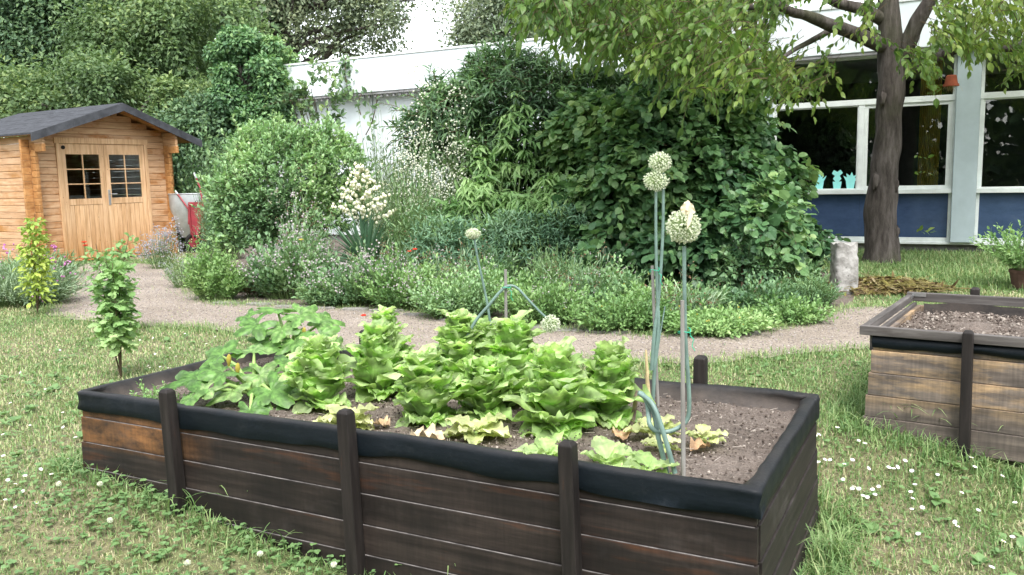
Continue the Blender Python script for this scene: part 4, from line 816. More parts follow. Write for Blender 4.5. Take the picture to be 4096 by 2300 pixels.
bush('young_mulberry', 'loose leafy young tree growing up against the white wall', 'young tree', [bl(1265, 440, 15.5, 150, 300), bl(1330, 610, 15.3, 180, 160), bl(1170, 400, 15.6, 70, 140)], 120, .3, 7, .11, T_OV, M['leaf_far'], M['twig'], up=.4, droop=.25, lump=.4, base=at(1330, 930), seed=8, fill=.2, back=.8)
# vine climbing the wall
for (lab, pts, n, s) in (('leafy creeper hanging from the roof edge of the white wall', [(1383, 232), (1380, 290), (1388, 350), (1380, 385)], 90, .13), ('thin creeper strands under the gutter of the white wall', [(1445, 375), (1440, 420), (1450, 460)], 14, .13), ('thin creeper strand beside the other creeper on the white wall', [(1512, 380), (1505, 450), (1490, 500), (1470, 540)], 16, .14)):
    P = []
    for (px, py) in pts:
        s_, z_ = on_plane(bg_, BY, px, py, -.36 if py < 390 else -.3); P.append((bg_[0] + bd[0] * s_ + bd[1] * .36, bg_[1] + bd[1] * s_ - bd[0] * .36, z_))
    P = smoothpath(P); E = thing('creeper', lab, 'creeper', P[-1]); MB().tube(P, .012, 5).build('stem', M['twig'], E, smooth=True); mb = MB(); i = rng.integers(0, len(P), n); Q = P[i] + rng.normal(0, .09, (n, 3)) * [1.2, .5, 1]
    place(mb, T_OV, Q, rng.normal(size=(n, 3)) + [0, -.3, -.8], rng.normal(0, .3, (n, 3)) + [-.4, -.9, .6], s * U(.7, 1.3, n), U(.1, .7, n)); mb.build('foliage', M['leaf_far'], E)
# yucca
yb = at(1450, 1115); yb[2] = 0; yb = dep(1465, 1080, 11.0); yb[2] = 0
yu = thing('yucca', 'yucca with sword leaves and a tall panicle of cream bells', 'yucca', yb); mb = MB()
for i in range(95):
    a = i * 2.39996; q = i / 95; el = R_(15 + 66 * q + rng.normal(0, 6)); L = U(.6, .88); d = np.array([math.cos(a) * math.cos(el), math.sin(a) * math.cos(el), math.sin(el)]); sd_ = nz(np.cross(d, [0, 0, 1.])); up_ = np.cross(sd_, d); G = []
    for t in np.linspace(0, 1, 6):
        w_ = .034 * (1 - t ** 2.2) * (.5 + min(t * 3, .5)) + .0005; c = yb + [0, 0, .22] + d * L * t - np.array([0, 0, .22 * (1 - q) * t * t]); G.append([c - sd_ * w_ + up_ * w_ * .5, c, c + sd_ * w_ + up_ * w_ * .5])
    mb.grid(np.array(G), U(.1, .6))
mb.build('leaves', M['leaf_blue'], yu)
top = dep(1438, 640, 11.0); bot = yb + [0, 0, .5]; st = MB(); st.tube([bot, bot * .5 + top * .5, top], [.018, .014, .005], 7); bells = MB(); N = 300; prof = [(0.02, .0), (.16, -.06), (.36, -.3), (.4, -.6), (.26, -.95), (.0, -.9)]
bt = MB(); bt.lathe(prof, (0, 0, 0), 7); BV = np.concatenate(bt.V); BF = np.concatenate(bt.L).reshape(-1, 4)
for i in range(26):
    t = i / 26; p0 = bot + (top - bot) * (.28 + .7 * t); a = i * 2.4; L = .40 * (1 - t) ** .8 + .03; p1 = p0 + np.array([math.cos(a), math.sin(a) * .8, .42]) * L; st.tube([p0, (p0 + p1) / 2 + [0, 0, .01], p1], [.006, .005, .003], 5)
    k = int(4 + 13 * (1 - t)); 
    for j in range(k):
        P = p0 + (p1 - p0) * (.25 + .75 * (j + .5) / k) + rng.normal(0, .018, 3) + [0, 0, -.012]; s = U(.04, .058); rx = Matrix.Rotation(U(-.5, .5), 3, 'X') @ Matrix.Rotation(U(-.5, .5), 3, 'Y'); bells.add(P + BV @ np.array(rx).T * s, BF, U(.2, 1))
st.build('flower_stalk', M['greenstem'], yu, smooth=True); bells.build('inflorescence', M['cream_fl'], yu, smooth=True)
# white sprays and pale seed heads behind
def H(name, label, cat, px, pyb, wpx, hpx, n, k, size, T, mat, Y=None, stem=None, deep=.7, **kw):
    c = at(px, pyb) if Y is None else dep(px, pyb, Y); f = c[1] / FPX; h = hpx * f if Y is None else dep(px, pyb - hpx, Y)[2]
    return herb(name, label, cat, c, wpx / 2 * f, wpx / 2 * f * deep, h, n, k, size, T, mat, stem or M['greenstem'], **kw)
H('grey_perennial', 'dense pale grey green perennials standing before the white wall right of the rounded shrub', 'perennial', 1590, 900, 330, 330, 420, 11, .085, T_LAN, M['leaf_grey'], Y=12.6, spread=.7, lean=.5, flat=.75)
H('grey_perennial', 'tall leafy perennials between the white spray and the yucca', 'perennial', 1730, 930, 300, 290, 360, 11, .09, T_LAN, M['leaf_pale'], Y=12.0, spread=.7, lean=.5, flat=.75)
H('white_spray', 'airy perennial with tiny white flowers beside the dark laurel', 'perennial', 1745, 900, 230, 310, 260, 8, .055, T_LAN, M['leaf_grey'], Y=11.6, spread=.6, lean=.9, flower=(M['white_fl'], .028, 240, 7, .06), flat=.75, start=.3)
H('pale_grass', 'loose straw coloured seed heads between the rounded shrub and white sprays', 'perennial', 1560, 900, 210, 350, 220, 8, .07, T_LAN, M['leaf_grey'], Y=11.8, spread=.5, lean=.6, flower=(M['cream_fl'], .02, 45, 5, .06), flat=.7, start=.3)
H('tall_weeds', 'tangle of tall weeds between the yucca and the peony bush', 'weeds', 1660, 1000, 260, 260, 260, 9, .08, T_LAN, M['leaf_mid'], Y=11.0, spread=.7, lean=.6, flat=.7)
# asters and herbs along the path
H('aster_clump', 'grey green aster clump with lilac flower heads left of the yucca', 'perennial', 1170, 1190, 340, 270, 330, 9, .065, T_OV, M['leaf_mid'], spread=.7, lean=.5, flower=(M['lilac_fl'], .024, 75, 9, .04), flat=.6)
H('aster_clump', 'aster clump with faded lilac heads directly below the yucca', 'perennial', 1430, 1215, 380, 195, 360, 9, .055, T_OV, M['leaf_mid'], spread=.7, lean=.5, flower=(M['lilac_fl'], .024, 75, 9, .04), flat=.6)
H('artemisia', 'bluish silver wormwood beside the lime green plant', 'perennial', 1090, 1120, 150, 160, 130, 9, .06, T_LAN, M['leaf_blue'], spread=.8, lean=.6)
H('aster_clump', 'greener aster clump with sparse lilac heads by the path edge', 'perennial', 1640, 1232, 360, 200, 340, 8, .055, T_OV, M['leaf_bright'], spread=.8, lean=.5, flower=(M['lilac_fl'], .018, 60, 7, .04))
H('poppy_weeds', 'thin weeds sprinkled with red poppies right of the yucca', 'weeds', 1640, 1120, 220, 150, 150, 7, .06, T_LAN, M['leaf_mid'], spread=.7, lean=.7, flower=(M['red_fl'], .055, 4, 1, .01))
H('oregano_clump', 'low green oregano dotted with tiny pale flowers at the bend of the path', 'herb', 1850, 1268, 380, 190, 420, 9, .045, T_OV, M['leaf_pale'], spread=.9, lean=.4, flower=(M['lilac_fl'], .013, 50, 4, .025))
H('oregano_clump', 'oregano mound behind the bent leek stalk', 'herb', 2170, 1292, 380, 190, 460, 9, .042, T_OV, M['leaf_bright'], spread=.9, lean=.4, flower=(M['lilac_fl'], .013, 50, 4, .025))
H('oregano_clump', 'taller oregano mound with pale grey flowers under the hazel', 'herb', 2390, 1235, 270, 200, 300, 9, .05, T_OV, M['leaf_pale'], spread=.9, lean=.4, flower=(M['lilac_fl'], .013, 50, 4, .025))
H('creeping_mint', 'sprawling yellow green mint between the two leek stakes', 'ground cover', 2500, 1318, 420, 130, 460, 8, .042, T_OV, M['leaf_bright'], spread=1., lean=.5, flower=(M['blossom'], .014, 24, 1, .02))
H('creeping_mint', 'yellowing ground cover right of the big leek by the path', 'ground cover', 2860, 1328, 460, 105, 440, 8, .042, T_OV, M['leaf_lime'], spread=1., lean=.5, flower=(M['blossom'], .018, 20, 1, .02))
H('creeping_mint', 'thin yellowing ground cover thinning out before the concrete pillar', 'ground cover', 3160, 1290, 300, 90, 240, 8, .042, T_OV, M['leaf_bright'], spread=1., lean=.5)
for i, (px, pyb, w_, h_, T_, s_, mt, lab) in enumerate(((1330, 1222, 260, 110, T_OV, .045, 'leaf_mid', 'low leafy weeds between the first aster clump and the path'), (1560, 1190, 300, 150, T_LAN, .06, 'leaf_grey', 'grey green weeds behind the yucca foot'), (1760, 1215, 260, 150, T_OV, .05, 'leaf_mid', 'leafy weeds in front of the peony bush'),
        (2010, 1225, 320, 170, T_OV, .05, 'leaf_bright', 'fresh green weeds in the middle of the border'), (2240, 1205, 300, 190, T_LAN, .06, 'leaf_mid', 'upright weeds behind the bent leek stalk'), (2480, 1250, 260, 170, T_OV, .05, 'leaf_mid', 'dense mint under the left skirt of the hazel'), (2640, 1262, 280, 150, T_OV, .05, 'leaf_bright', 'dense green mint under the middle of the hazel'),
        (2820, 1265, 280, 130, T_OV, .05, 'leaf_mid', 'darker mint between the hazel and the yellowing cover'), (3060, 1262, 260, 120, T_OV, .045, 'leaf_mid', 'weeds left of the pillar under the hazel'), (3240, 1225, 220, 110, T_LAN, .05, 'leaf_mid', 'grassy weeds at the foot of the pillar'), (1240, 1130, 300, 180, T_LAN, .06, 'leaf_blue', 'bluish weeds at the foot of the rounded shrub'),
        (960, 1165, 160, 90, T_OV, .045, 'leaf_mid', 'small weeds behind the lime green herb'), (1900, 1175, 360, 220, T_LAN, .07, 'leaf_mid', 'tall leafy weeds rising before the willowy shrub'))):
    H('border_weeds', lab, 'weeds', px, pyb, w_, h_, 300, 9, s_, T_, M[mt], spread=.8, lean=.5, group='weeds filling the border')
H('lime_plant', 'rounded lime green herb clump at the left bend of the path', 'perennial', 870, 1200, 215, 215, 330, 10, .055, T_OV, M['leaf_lime'], spread=.8, lean=.45, flat=.55, flower=(M['leaf_lime'], .016, 160, 6, .025))
H('withered_clump', 'withered reddish brown plant right of the lime green herb', 'dead plant', 1030, 1185, 130, 120, 110, 8, .05, T_LAN, M['dry'], spread=.9, lean=.5)
H('lavender', 'grey lavender with bare spikes in front of the shed corner', 'lavender', 640, 1075, 130, 170, 100, 6, .05, T_LAN, M['leaf_grey'], spread=.4, lean=1.5, flower=(M['grey_fl'], .022, 100, 9, .03), start=.1, flat=.7)
H('lavender', 'low lavender spilling over the path beside the lime green herb', 'lavender', 745, 1150, 150, 120, 130, 7, .045, T_LAN, M['leaf_grey'], spread=.5, lean=1.2, flower=(M['grey_fl'], .016, 60, 5, .025), flat=.6)
H('tall_weeds', 'dark nettles growing up behind the wheelbarrow', 'weeds', 850, 1010, 360, 400, 420, 11, .085, T_OV, M['leaf_mid'], Y=17.6, spread=.8, lean=.3, flat=.7)
H('tall_weeds', 'weeds with feathery tips between the wheelbarrow and the rounded shrub', 'weeds', 900, 1040, 200, 330, 260, 11, .07, T_LAN, M['leaf_blue'], Y=15.0, spread=.6, lean=.5, flat=.7)
H('pink_border', 'wild border of grassy weeds with pink flowers at the left edge', 'weeds', 90, 1215, 440, 170, 520, 9, .07, T_LAN, M['leaf_grey'], spread=.6, lean=.6, flower=(M['pink_fl'], .03, 16, 4, .03), flat=.5)
H('pink_border', 'wild flowers with pink heads at the foot of the shed wall', 'weeds', 150, 1110, 330, 110, 320, 8, .07, T_LAN, M['leaf_mid'], spread=.6, lean=.6, flower=(M['pink_fl'], .04, 12, 5, .03), flat=.5)
for i, (px, py, lab) in enumerate(((337, 972, 'topmost red poppy against the shed door'), (342, 985, 'red poppy just under the topmost one against the shed door'), (318, 1042, 'low red poppy left of its twin at the shed threshold'), (345, 1043, 'low red poppy at the shed threshold beside the sapling'))):
    P = dep(px, py, 13.2); b = dep(330 + i * 4, 1085, 13.2); b[2] = 0; E = thing('poppy', lab, 'poppy', b); MB().tube([b, (b + P) / 2 + [.02, 0, 0], P], .005, 5).build('stem', M['greenstem'], E); f = MB()
    for k in range(5): a = k * 1.26; ruffleleaf(f, P, [math.cos(a), math.sin(a), .5], [0, 0, 1], .045, .06, .4, .15, .05, .5)
    f.build('petals', M['red_fl'], E)
for i, (px, pyb, w_, h_, lab) in enumerate(((1230, 1160, 200, 300, 'wispy grass stems rising from the first aster clump'), (1540, 1200, 220, 270, 'wispy seeding grasses below the yucca'), (1820, 1220, 240, 260, 'thin straw tipped stems before the peony bush'), (2330, 1240, 240, 250, 'thin flowering stems beside the taller oregano mound'), (2720, 1290, 260, 190, 'sparse wispy stems before the hazel'))):
    H('wild_grass', lab, 'grass tuft', px, pyb, w_, h_, 60, 5, .1, T_LAN, M['leaf_grey'], spread=.35, lean=.9, flower=(M['dry'], .018, 40, 4, .03), flat=.7, wid=.5, group='wispy grasses in the border')
for i, (px, py, mt, lab) in enumerate(((1205, 962, 'blossom', 'single yellow marigold among the asters'), (1640, 1008, 'red_fl', 'red poppy right of the yucca leaves'), (1660, 1000, 'red_fl', 'second red poppy right of the yucca leaves'), (1562, 1122, 'red_fl', 'low red poppy above the path edge'), (1455, 1265, 'red_fl', 'fallen red poppy on the path'))):
    Yp = 9.6 if py < 1200 else at(px, py)[1]; Pp = dep(px, py, Yp); b = np.array([Pp[0] + .03, Pp[1] + .1, 0.]); Ef = thing('wild_flower', lab, 'flower', b); MB().tube([b, (b + Pp) / 2 + [.02, 0, 0], Pp], .003, 5).build('stem', M['greenstem'], Ef); f = MB()
    for k in range(6): a = k * 1.05; ruffleleaf(f, Pp, [math.cos(a), math.sin(a) - .3, .5], [0, -.4, 1], .032, .034, .4, .15, .05, .5)
    f.build('petals', M[mt], Ef)
# flat edging stones along the border side of the path
M['slab'] = plain('slab', (.2, .19, .175), .95, .15, var=.3, vs=7, bmp=.6)
for i, (px, py, lab) in enumerate(((905, 1214, 'flat edging stone in front of the lime green herb'), (1040, 1219, 'flat edging stone below the withered plant'), (1165, 1228, 'flat edging stone below the first aster clump'), (1290, 1234, 'long flat edging stone below the first weeds'), (1420, 1240, 'flat edging stone below the yucca'), (1545, 1246, 'cracked looking edging stone left of the oregano bend'),
        (1690, 1262, 'flat edging stone at the bend of the path'), (1820, 1282, 'flat edging stone under the first oregano'), (1960, 1296, 'flat edging stone left of the bent leek'), (2110, 1312, 'flat edging stone behind the bent leek'), (2260, 1322, 'flat edging stone behind the hanging leek head'), (2420, 1330, 'flat edging stone left of the slender leeks'), (2960, 1334, 'flat edging stone right of the big leek'))):
    c = at(px, py); g = np.random.default_rng(i + 40); n = 11; a = np.arange(n) / n * 6.283; L_, W_ = g.uniform(.13, .2), g.uniform(.05, .08); rot = -.25 + g.normal(0, .12); rr = 1 + .14 * g.normal(size=n); X = np.sign(np.cos(a)) * np.abs(np.cos(a)) ** .6 * L_ * rr; Y_ = np.sign(np.sin(a)) * np.abs(np.sin(a)) ** .6 * W_ * rr
    poly = np.c_[c[0] + X * math.cos(rot) - Y_ * math.sin(rot), c[1] + X * math.sin(rot) + Y_ * math.cos(rot)]; tag(MB().prism(poly, -.03, g.uniform(.014, .026)).build('edging_stone', M['slab'], bevel=.006), lab, 'edging stone', 'flat stones edging the path')
# saplings on the lawn
def sapling(label, px, pyb, pyt, wpx, T, size, mat, n, seed, bare=.25, sp=(0, 0), nst=4):
    b = at(px, pyb); Y = b[1]; top = dep(px + sp[0], pyt, Y); h = top[2]; r = wpx / 2 * Y / FPX; E = thing('sapling', label, 'sapling', b); sm, mb = MB(), MB()
    for s in range(nst):
        a = s * 2.1 + seed; e = np.array([b[0] + math.cos(a) * r * .5, b[1] + math.sin(a) * r * .5, h * U(.75, 1.)]) if s else top; m_ = b * .5 + e * .5 + np.r_[rng.normal(0, .03, 2), 0]; P = smoothpath([b, m_, e]); sm.tube(P, np.linspace(.006, .002, len(P)), 6)
        k = n // nst; t = np.sort(U(bare, 1.02, k)); i = np.clip((t * (len(P) - 1)).astype(int), 0, len(P) - 1); O = P[i]; a2 = np.arange(k) * 2.4; D = np.c_[np.cos(a2), np.sin(a2), U(.1, .8, k)]
        shoots(mb, O, D, r * U(.5, 1., k) * (1.1 - .5 * t), 4, size, T, .8, .35, .5 + .25 * noise(O, 5.), stemmb=sm, sr=.0016, ldroop=.25)
    sm.build('stem', M['twig'], E, smooth=True); mb.build('foliage', mat, E)
sapling('young currant sapling with lobed leaves and bare lower stems on the lawn before the shed', 485, 1512, 1045, 185, T_LOB, .055, M['leaf_lime'], 150, 1, .38, (-10, 0))
sapling('slender yellow green sapling in front of the shed corner at the left', 150, 1262, 855, 165, T_OV, .07, M['leaf_yellow'], 150, 3, .22, (-12, 0), 3)
sapling('darker green sapling leaning over the path in front of the shed doors', 455, 1340, 945, 190, T_OV, .065, M['leaf_bright'], 130, 5, .3, (60, 0), 4)
# weathered concrete pillar
pb = at(3372, 1172); pt = dep(3372, 972, pb[1])[2]; mb = MB(); n = 28; a = np.arange(n) / n * 2 * math.pi; G = []
for k, z in enumerate(np.linspace(-.03, 1, 26)):
    c_ = np.c_[np.cos(a), np.sin(a)]; sq = .118 / np.maximum(np.abs(c_).max(1), .72) * (1.02 - .06 * z); P3 = np.c_[c_, np.full(n, z * 3)]; sq = sq * (1 + .05 * noise(P3, 1.5) - .09 * (noise(P3, 3.6, 2) > .75)); zz = z * pt * (1 + (.06 * noise(np.c_[c_, c_[:, 0]], 2.) if k > 22 else 0)); G.append(np.c_[pb[0] + sq * c_[:, 0], pb[1] + sq * c_[:, 1], np.broadcast_to(zz, n)])
G = np.array(G); mb.grid(np.concatenate([G, G[:, :1]], 1)); mb.add(np.concatenate([G[-1], [G[-1].mean(0) + [0, 0, .01]]]), [(i, (i + 1) % n, n) for i in range(n)])
m, nt, p, out = newmat('old_plaster'); v = tex(nt, 'ShaderNodeTexVoronoi', 13); nn = tex(nt, 'ShaderNodeTexNoise', 9, 6, .7)
c = ramp(nt, [(.3, (.15, .142, .13)), (.5, (.3, .29, .275)), (.7, (.42, .41, .395))], nn.outputs[0]).outputs[0]; c = mixc(nt, c, (.06, .055, .05), ramp(nt, [(.06, (.8, .8, .8)), (.14, (0, 0, 0))], v.outputs['Distance']).outputs[0]); nt.links.new(c, p.inputs['Base Color']); p.inputs['Roughness'].default_value = .95; bump(nt, mixc(nt, nn.outputs[0], v.outputs['Distance'], .5), p, .8, .03)
tag(mb.build('stone_pillar', m, smooth=True), 'short weathered white pillar pitted with holes left of the tree base', 'pillar')
# heap of cut stalks
db = at(3520, 1160); mb = MB(); N = 1500; ang = U(0, 6.28, N); q = np.sqrt(U(0, 1, N)); P = np.c_[db[0] + q * np.cos(ang) * .75, db[1] + q * np.sin(ang) * .4, .02 + .13 * (1 - q * q) * U(.2, 1, N)]; d = np.c_[rng.normal(size=(N, 2)), rng.normal(0, .25, N)]
place(mb, T_LAN, P, d, rng.normal(0, .5, (N, 3)) + [0, 0, 1], U(.06, .16, N), U(0, 1, N)); k = 420; stems(mb, P[:k], P[:k] + nz(d[:k]) * U(.1, .4, k)[:, None] * [1, 1, .35], .004, .002, U(.4, 1, k))
M['cut'] = leafmat('cut', [(.06, .035, .018), (.14, .095, .045), (.2, .18, .05), (.27, .22, .13)], .15, .8, .2)
tag(mb.build('cuttings_heap', M['cut']), 'flat heap of yellowing cut stalks in front of the tree base', 'plant debris')
# potted shrub
qb = at(4092, 1150); M['clay'] = plain('clay', (.12, .07, .055), .8, .2, var=.3); E = thing('potted_shrub', 'bright green feathery shrub in a brown pot at the right edge', 'potted plant', (qb[0], qb[1], 0))
MB().lathe([(0, .0), (.11, 0), (.14, .17), (.15, .17), (.15, .2), (.13, .2), (.12, .17), (0, .16)], (qb[0], qb[1], 0), 20).build('pot', M['clay'], E, smooth=False)
fm, sm = MB(), MB(); n = 120; a = U(0, 6.28, n); q = np.sqrt(U(0, 1, n)); O = np.tile([qb[0], qb[1], .17], (n, 1)) + np.c_[.06 * np.cos(a), .06 * np.sin(a), 0 * a]; D = np.c_[np.cos(a) * q * .9, np.sin(a) * q * .9, 1.25 - .6 * q]; shoots(fm, O, D, .62 * U(.75, 1.1, n), 14, .05, T_OV, .8, .15, U(.2, .8, n), stemmb=sm, sr=.002)
fm.build('foliage', M['leaf_bright'], E); sm.build('stem', M['greenstem'], E)
# bit of metal fence behind the shrub
fb = dep(965, 640, 18.2); E = thing('metal_fence', 'short run of grey metal bar fence behind the rounded shrub', 'fence', (fb[0], fb[1], 0)); mb = MB()
for i in range(34): mb.box((fb[0] - 1.2 + i * .09, fb[1] + .4 - .02 * i, 0), (fb[0] - 1.185 + i * .09, fb[1] + .415 - .02 * i, 1.85))
mb.build('bars', M['galv'], E); MB().tube([(fb[0] - 1.25, fb[1] + .4, 1.7), (fb[0] + 1.85, fb[1] - .28, 1.7)], .02, 6).build('rail', M['galv'], E)
# ------------------------------------------------------------------ trees
def limb(mb, pts, r0, r1, n=10, wob=.12, k=6):
    P = smoothpath(pts, k); mb.tube(P, r0 + (r1 - r0) * np.linspace(0, 1, len(P)) ** .8, n, U(.3, .7), wob, True); return P
tb = at(3528, 1048); TY = tb[1]
T1 = thing('walnut_tree', 'large tree with a thick grey brown trunk in front of the pavilion windows', 'tree', (tb[0], tb[1], 0)); mb = MB()
def tp(px, py, o=0.): return dep(px, py, TY + o)
tr = [(3525, 1075), (3526, 1000), (3520, 900), (3527, 800), (3535, 700), (3548, 600), (3556, 500), (3560, 400), (3566, 300), (3560, 180), (3555, 60), (3550, -120), (3548, -400)]; rd = [.285, .235, .212, .215, .195, .185, .182, .178, .175, .17, .15, .12, .09]
P = smoothpath([tp(*q) for q in tr], 5); mb.tube(P, np.interp(np.linspace(0, 1, len(P)), np.linspace(0, 1, len(rd)), rd), 26, .5, .07)
for (px, py, r) in ((3500, 725, .05), (3580, 742, .045), (3530, 395, .045), (3575, 425, .03), (3585, 930, .04)):       # knots
    c = tp(px, py, -.15); th = np.linspace(0, math.pi, 7); ph_ = np.linspace(0, 2 * math.pi, 12)[:-1]; G = np.array([[c + r * np.array([math.sin(t) * math.cos(p_), math.sin(t) * math.sin(p_), 2.2 * math.cos(t)]) * (1 + .3 * noise(np.array([[math.cos(p_), math.sin(p_), t]]), 2.5)[0]) for t in th] for p_ in ph_]); mb.grid(G, .5, True)
mb.build('trunk', M['bark'], T1, smooth=True)
limbs = [([(3545, 190), (3450, 150), (3330, 100), (3230, 65), (3140, 35), (2950, -60)], .115, .05, -1.2), ([(3530, 80), (3450, 40), (3340, 5), (3200, -80), (3000, -200)], .1, .04, -.4), ([(3340, 110), (3250, 160), (3160, 210), (3070, 275)], .05, .02, -1.),
         ([(3590, 240), (3630, 170), (3680, 70), (3740, -30), (3820, -160)], .14, .07, -.5), ([(3580, 320), (3680, 270), (3780, 215), (3880, 190), (4000, 195), (4130, 190)], .075, .04, -.8), ([(3530, 150), (3480, 120), (3420, 115), (3350, 130)], .035, .015, .3),
         ([(3140, 35), (3000, 30), (2850, 60), (2700, 80)], .05, .015, -2.2), ([(3060, 90), (2960, 140), (2880, 190)], .03, .012, -2.), ([(2950, -60), (2750, -40), (2500, 0), (2300, 20)], .05, .015, -3.), ([(3550, -100), (3300, -350), (3000, -500)], .1, .03, -2.), ([(3550, -100), (3800, -300), (4100, -450)], .1, .03, -1.5)]
bm_ = MB()
for pts, r0, r1, o in limbs: limb(bm_, [tp(x, y, o * i / (len(pts) - 1)) for i, (x, y) in enumerate(pts)], r0, r1)
bm_.build('branch', M['bark'], T1, smooth=True)
lowx = [2080, 2200, 2350, 2500, 2620, 2750, 2900, 3000, 3080, 3180, 3240, 3300, 3400, 3480, 3600, 3700, 3800, 3900, 4000, 4100, 4300]; lowy = [40, 110, 150, 190, 240, 330, 360, 320, 350, 390, 400, 330, 180, 110, 230, 300, 220, 180, 240, 290, 310]
cm, sm = MB(), MB(); N = 2450; px = np.where(rng.random(N) < .6, U(2080, 3120, N), U(3000, 4300, N)); lim = np.interp(px, lowx, lowy); py = lim - np.abs(rng.normal(0, 1, N)) * (lim + 260) * .5 - U(0, 20, N)
win = ((px > 3020) & (px < 3500) & (py > 70) & (py < 240) & (rng.random(N) < .72)) | ((px > 2080) & (px < 2330) & (py > 70) & (rng.random(N) < .5)) | ((px > 2950) & (px < 3450) & (py > 0) & (py < 60) & (rng.random(N) < .5)); win |= (px > 3230) & (px < 3720) & (py < 190) & (rng.random(N) < .72); win |= (np.abs(px - 3805) < 75) & (py > 170); keep = ~win & (noise(np.c_[px / 160, py / 160, 0 * px], 1.2) > -.75)
px, py = px[keep], py[keep]; N = len(px); oo = U(-4.2, .9, N) * np.where(px < 3000, 1., .6); P = np.array([tp(a, b, c) for a, b, c in zip(px, py, oo)])
D = np.c_[rng.normal(0, .7, N) + np.where(px < 3550, -.5, .5), rng.normal(-.2, .5, N), rng.normal(-.35, .35, N)]
shoots(cm, P - nz(D) * .2, D, U(.3, .55, N), 8, .108, T_OV, .8, .35, .5 + .25 * noise(P, 1.6), stemmb=sm, sr=.004, ldroop=.55, upb=.5)
# rest of the crown above the frame
B = [(tb[0] - .6, tb[1] - 1.2, 6.4, 4.2, 3.6, 2.0), (tb[0] + 2.6, tb[1] - .5, 5.8, 2.8, 3., 1.7), (tb[0] - 3.4, tb[1] - 2.6, 5.4, 2.2, 2.4, 1.2)]; P2, n2 = blob_pts(B, 1500, -.7, .25, 1.); h_ = (P2[:, 2] > 4.3)
shoots(cm, P2[h_], n2[h_] + [0, 0, -.2], .5, 7, .15, T_OV, .9, .35, .5 + .25 * noise(P2[h_], 1.6), stemmb=sm, sr=.004, ldroop=.4)
sp = np.array([tp(*q) for q in ((3600, 700), (3610, 930), (3600, 640), (3620, 925), (3590, 300), (3640, 360), (3650, 390))]); shoots(cm, sp + [0, -.25, 0], np.tile([.7, -.4, .3], (len(sp), 1)), .28, 4, .09, T_OV, .8, .3, .6)
cm.build('crown', M['leaf_tree'], T1); sm.build('twig', M['twig'], T1)
# hanging terracotta pot
M['terracotta'] = plain('terracotta', (.36, .1, .055), .8, .2, var=.2); hp = dep(3804, 345, TY - .6); E = thing('hanging_pot', 'upside down terracotta pot hung from the right branch before the white column', 'flower pot', hp)
MB().lathe([(0, .145), (.055, .145), (.062, .14), (.085, .03), (.098, .03), (.1, 0), (.088, 0), (.08, .03), (.05, .13), (0, .13)], hp, 18).build('pot', M['terracotta'], E); MB().tube([hp + [0, 0, .14], hp + [0, 0, .62]], .003, 5).build('string', M['twig'], E)
s_ = MB(); n = 60; A = np.tile(hp + [0, 0, .03], (n, 1)) + rng.normal(0, .03, (n, 3)) * [1, 1, .3]; stems(s_, A, A + np.c_[rng.normal(0, .03, (n, 2)), -U(.04, .12, n)], .0015, .001); s_.build('straw', M['leek_dry'], E)
# background trees
def bgtree(name, label, base, crown, nclump, cr, nleaf, size, mat, seed, trunk=.22, gap=.0, T=T_DIA, sphere=.55, cat='tree', lim=10, group=None):
    g = np.random.default_rng(seed); b = np.array([base[0], base[1], 0.]); E = thing(name, label, cat, b, group=group); B = np.array(crown, float); mb, sm = MB(), MB()
    vol = B[:, 3] * B[:, 4] * B[:, 5]; idx = g.choice(len(B), nclump, p=vol / vol.sum()); d = nz(g.normal(size=(nclump, 3))); u = g.uniform(sphere, 1., nclump); C = B[idx, :3] + d * B[idx, 3:] * u[:, None]; C = C[(C[:, 2] > .5)]
    m_ = len(C); ci = g.integers(0, m_, nleaf); dd = nz(g.normal(size=(nleaf, 3)) + [0, 0, .35]); rr = cr * g.uniform(.5, 1.6, m_)[ci] * g.uniform(.35, 1., nleaf) ** .6; P = C[ci] + dd * rr[:, None] * [1, 1, .75]
    keep = (noise(P, .9 / cr, seed) > -1.3 + gap) & (P[:, 2] > .1); P, dd, ci = P[keep], dd[keep], ci[keep]; rnd = .45 + .22 * noise(C, .8, seed)[ci] + g.normal(0, .17, len(P)) + .1 * dd[:, 2]
    place(mb, T, P, dd * .7 + g.normal(0, .5, P.shape) + [0, 0, -.35], dd * .6 + [0, -.2, .6] + g.normal(0, .35, P.shape), size * g.uniform(.7, 1.35, len(P)), rnd)
    mb.build('crown', mat, E); zt = max(B[:, 2] + B[:, 5] * .5); tr_ = MB(); top = np.array([B[0, 0], B[0, 1], zt]); tr_.tube(smoothpath([b, b * .6 + top * .4 + np.r_[g.normal(0, .15, 2), 0], top]), np.linspace(trunk, trunk * .3, 13), 10, .5, .1); tr_.build('trunk', M['bark'], E, smooth=True)
    for q in g.choice(m_, min(lim, m_), replace=False):
        t = g.uniform(.3, .8); s0 = b * (1 - t) + top * t; e = C[q]; sm.tube(smoothpath([s0, s0 * .5 + e * .5 + [0, 0, .2], e]), np.linspace(trunk * .35, .03, 13), 6)
    sm.build('branch', M['bark'], E, smooth=True); return E
def C(px, py, Y, wpx, hpx, ry=None):
    c = dep(px, py, Y); return (c[0], c[1], c[2], wpx / 2 * Y / FPX, ry or wpx / 2 * Y / FPX * .8, hpx / 2 * Y / FPX)
def gb(px, Y): c = dep(px, 800, Y); return c
bgtree('dark_tree', 'dense dark tree filling the upper left corner behind the shed', gb(200, 25), [C(180, 120, 25, 760, 620), C(60, 330, 24, 500, 380), C(350, -100, 26, 700, 400)], 150, 1.05, 62000, .12, M['leaf_far_dark'], 1, gap=.15)
